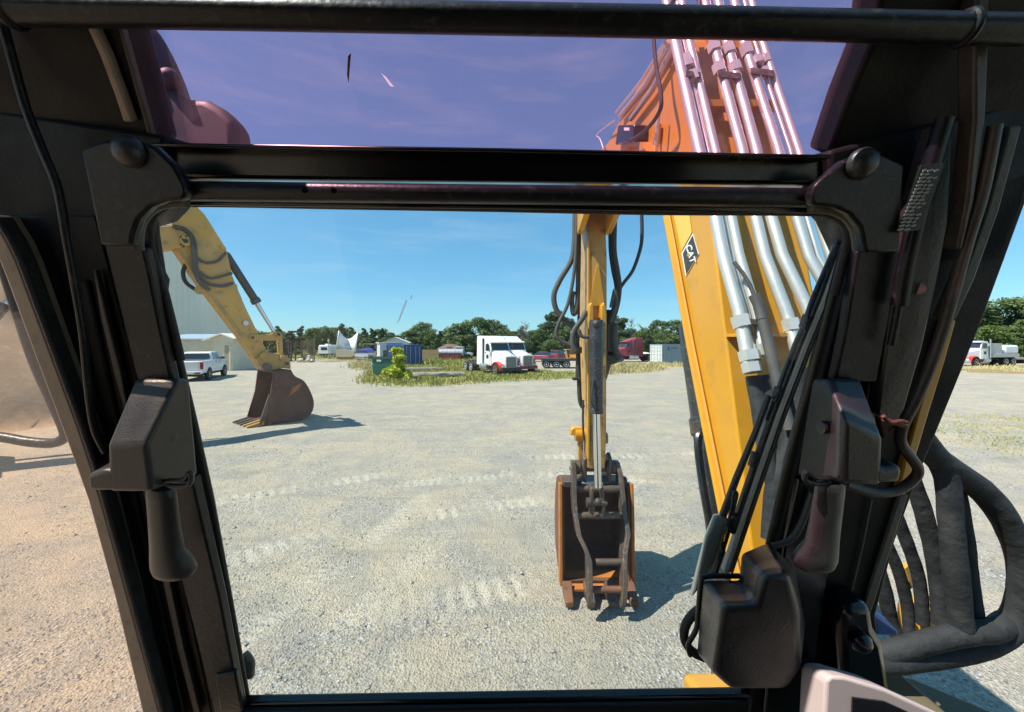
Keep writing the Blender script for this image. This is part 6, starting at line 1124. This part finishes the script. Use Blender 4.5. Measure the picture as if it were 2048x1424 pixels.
# ---- hoses and deck right of the cab
def hs(name, pts, rpx, Y=1.2, m='sleeve', flat=.92):
    P = cr([U(p[0], p[1], p[2] if len(p) > 2 else Y) for p in pts], 8); n = len(P); rr = []
    for i, q in enumerate(P): rr.append(.74*rpx/F*(q - CAM).y * (1 + .10*noise.noise(q*9) + .05*noise.noise(q*30)))
    MB().tube(P, rr, 14, flat=flat).build(name, M[m], X1)
hs('hose_sleeve', [(1838, 870, 1.16), (1880, 922, 1.18), (1960, 978), (2010, 1040), (2042, 1120), (2042, 1205), (2008, 1268), (1950, 1296), (1870, 1312), (1780, 1322), (1690, 1332)], 31)
hs('hose_sleeve', [(1856, 890, 1.2), (1892, 950), (1902, 1050), (1912, 1150), (1922, 1240), (1925, 1280)], 27, 1.18); hs('hose_sleeve', [(1905, 950, 1.24), (1925, 1040, 1.24), (1938, 1140, 1.24), (1950, 1230, 1.23), (1955, 1270, 1.22)], 19, 1.24)
hs('hose_sleeve', [(1800, 900, 1.25), (1836, 990, 1.25), (1856, 1060, 1.25), (1876, 1160, 1.25), (1882, 1250, 1.24)], 20, 1.25); hs('hose_sleeve', [(1780, 1000, 1.28), (1812, 1080, 1.28), (1838, 1160, 1.28), (1846, 1250, 1.27)], 15, 1.28); hs('hose_sleeve', [(1770, 1080, 1.3), (1796, 1140, 1.3), (1814, 1210, 1.3), (1818, 1270, 1.29)], 14, 1.3); hs('hose_sleeve', [(1752, 1120, 1.32), (1768, 1180, 1.32), (1782, 1240, 1.32), (1800, 1285, 1.3)], 17, 1.32)
hs('hose_sleeve', [(1720, 1320, 1.22), (1800, 1300, 1.2), (1870, 1280, 1.19), (1930, 1268, 1.18), (1985, 1262, 1.19), (2015, 1245, 1.21)], 30, 1.2)
# sleeves hanging at the boom foot
hs('hose_sleeve', [(1508, 752, 1.40), (1516, 800, 1.38), (1528, 880, 1.32), (1545, 960, 1.28), (1570, 1060, 1.24), (1600, 1180, 1.2)], 20, 1.3); hs('hose_sleeve', [(1528, 752, 1.40), (1548, 830, 1.36), (1580, 930, 1.30), (1600, 1040, 1.25), (1630, 1180, 1.2)], 24, 1.3); hs('hose_sleeve', [(1600, 735, 1.35), (1596, 820, 1.33), (1575, 900, 1.29), (1550, 980, 1.27), (1540, 1080, 1.24)], 24, 1.3)
# upper structure deck, boom foot, undercarriage
M['deck'] = mat('dirty_olive_deck', (.085, .070, .035), .8, col2=(.13, .105, .055), scale=5, amount=.8, bump=.2, bscale=60)
dp = [(.80, -.6), (1.78, -.6), (1.78, .9), (1.77, 1.2), (1.70, 1.42), (1.56, 1.56), (1.36, 1.62), (.80, 1.62)]
MB().prism([Vector((x, y, 1.62)) for x, y in dp], (0, 0, .07)).build('deck', M['deck'], X1, bevel=.012)
mb = MB(); [mb.bb(1.30, 1.56, 1.02 + .05*k, 1.04 + .05*k, 1.69, 1.703) for k in range(6)]; mb.build('deck_tread', M['deck'], X1)
MB().bb(.72, 1.24, 1.0, 1.34, 1.16, 1.95).build('boom_foot', M['deck'], X1, bevel=.02); MB().prism([Vector((.66, 1.2, 1.3)), Vector((.66, 1.62, 1.3)), Vector((.66, 1.55, 1.72)), Vector((.66, 1.25, 1.8))], (.62, 0, 0)).build('boom_foot_bracket', M['yellow'], X1, bevel=.02)
MB().tube([U(1800, 1130, 1.36), U(1812, 1170, 1.36)], .02, 8).tube([U(1880, 1200, 1.3), U(1890, 1235, 1.3)], .03, 8).build('fitting', M['yellow'], X1); MB().prism([U(x, y, 1.34) for x, y in ((1850, 1240), (1900, 1220), (1890, 1300), (1845, 1310))], (0, .1, 0)).build('hose_bracket', M['yellow'], X1, bevel=.01)
MB().prism([Vector((-.95, .85, 1.05)), Vector((1.62, .85, 1.05)), Vector((1.62, -3.2, 1.05)), Vector((.9, -3.9, 1.05)), Vector((-.5, -3.9, 1.05)), Vector((-.95, -3.4, 1.05))], (0, 0, .55)).build('house_frame', M['yellow'], X1, bevel=.04)
MB().prism([Vector((-.9, -1.0, 1.605)), Vector((1.6, -1.0, 1.605)), Vector((1.6, -3.2, 1.605)), Vector((.9, -3.85, 1.605)), Vector((-.5, -3.85, 1.605)), Vector((-.9, -3.4, 1.605))], (0, 0, .95)).build('engine_house', M['yellow'], X1, bevel=.08, seg=3)
for xc in (-.75, 1.35):
    stt = [(.55 + .45*math.cos(a), .47 + .45*math.sin(a)) for a in [R(-90 + 18*k) for k in range(11)]] + [(-2.95 + .45*math.cos(a), .47 + .45*math.sin(a)) for a in [R(90 + 18*k) for k in range(11)]]
    tk = MB().prism([Vector((xc - .3, y, z)) for y, z in stt], (.6, 0, 0)).build('track', M['steel_worn'], X1); mb = MB()
    for k in range(len(stt)): a, b = Vector(stt[k]), Vector(stt[(k+1) % len(stt)]); n_ = max(1, int((b-a).length/.19)); [mb.box((xc, a.lerp(b, (j+.5)/n_).x, a.lerp(b, (j+.5)/n_).y), (.62, .06, .06)) for j in range(n_)]
    mb.build('grouser', M['steel_worn'], tk)
MB().bb(-.45, 1.05, -2.0, -.4, .45, .85).build('carbody', M['dark_metal'], X1); MB().cyl((.3, -1.2, .85), (.3, -1.2, 1.06), .6, 28).build('slew_ring', M['dark_metal'], X1)
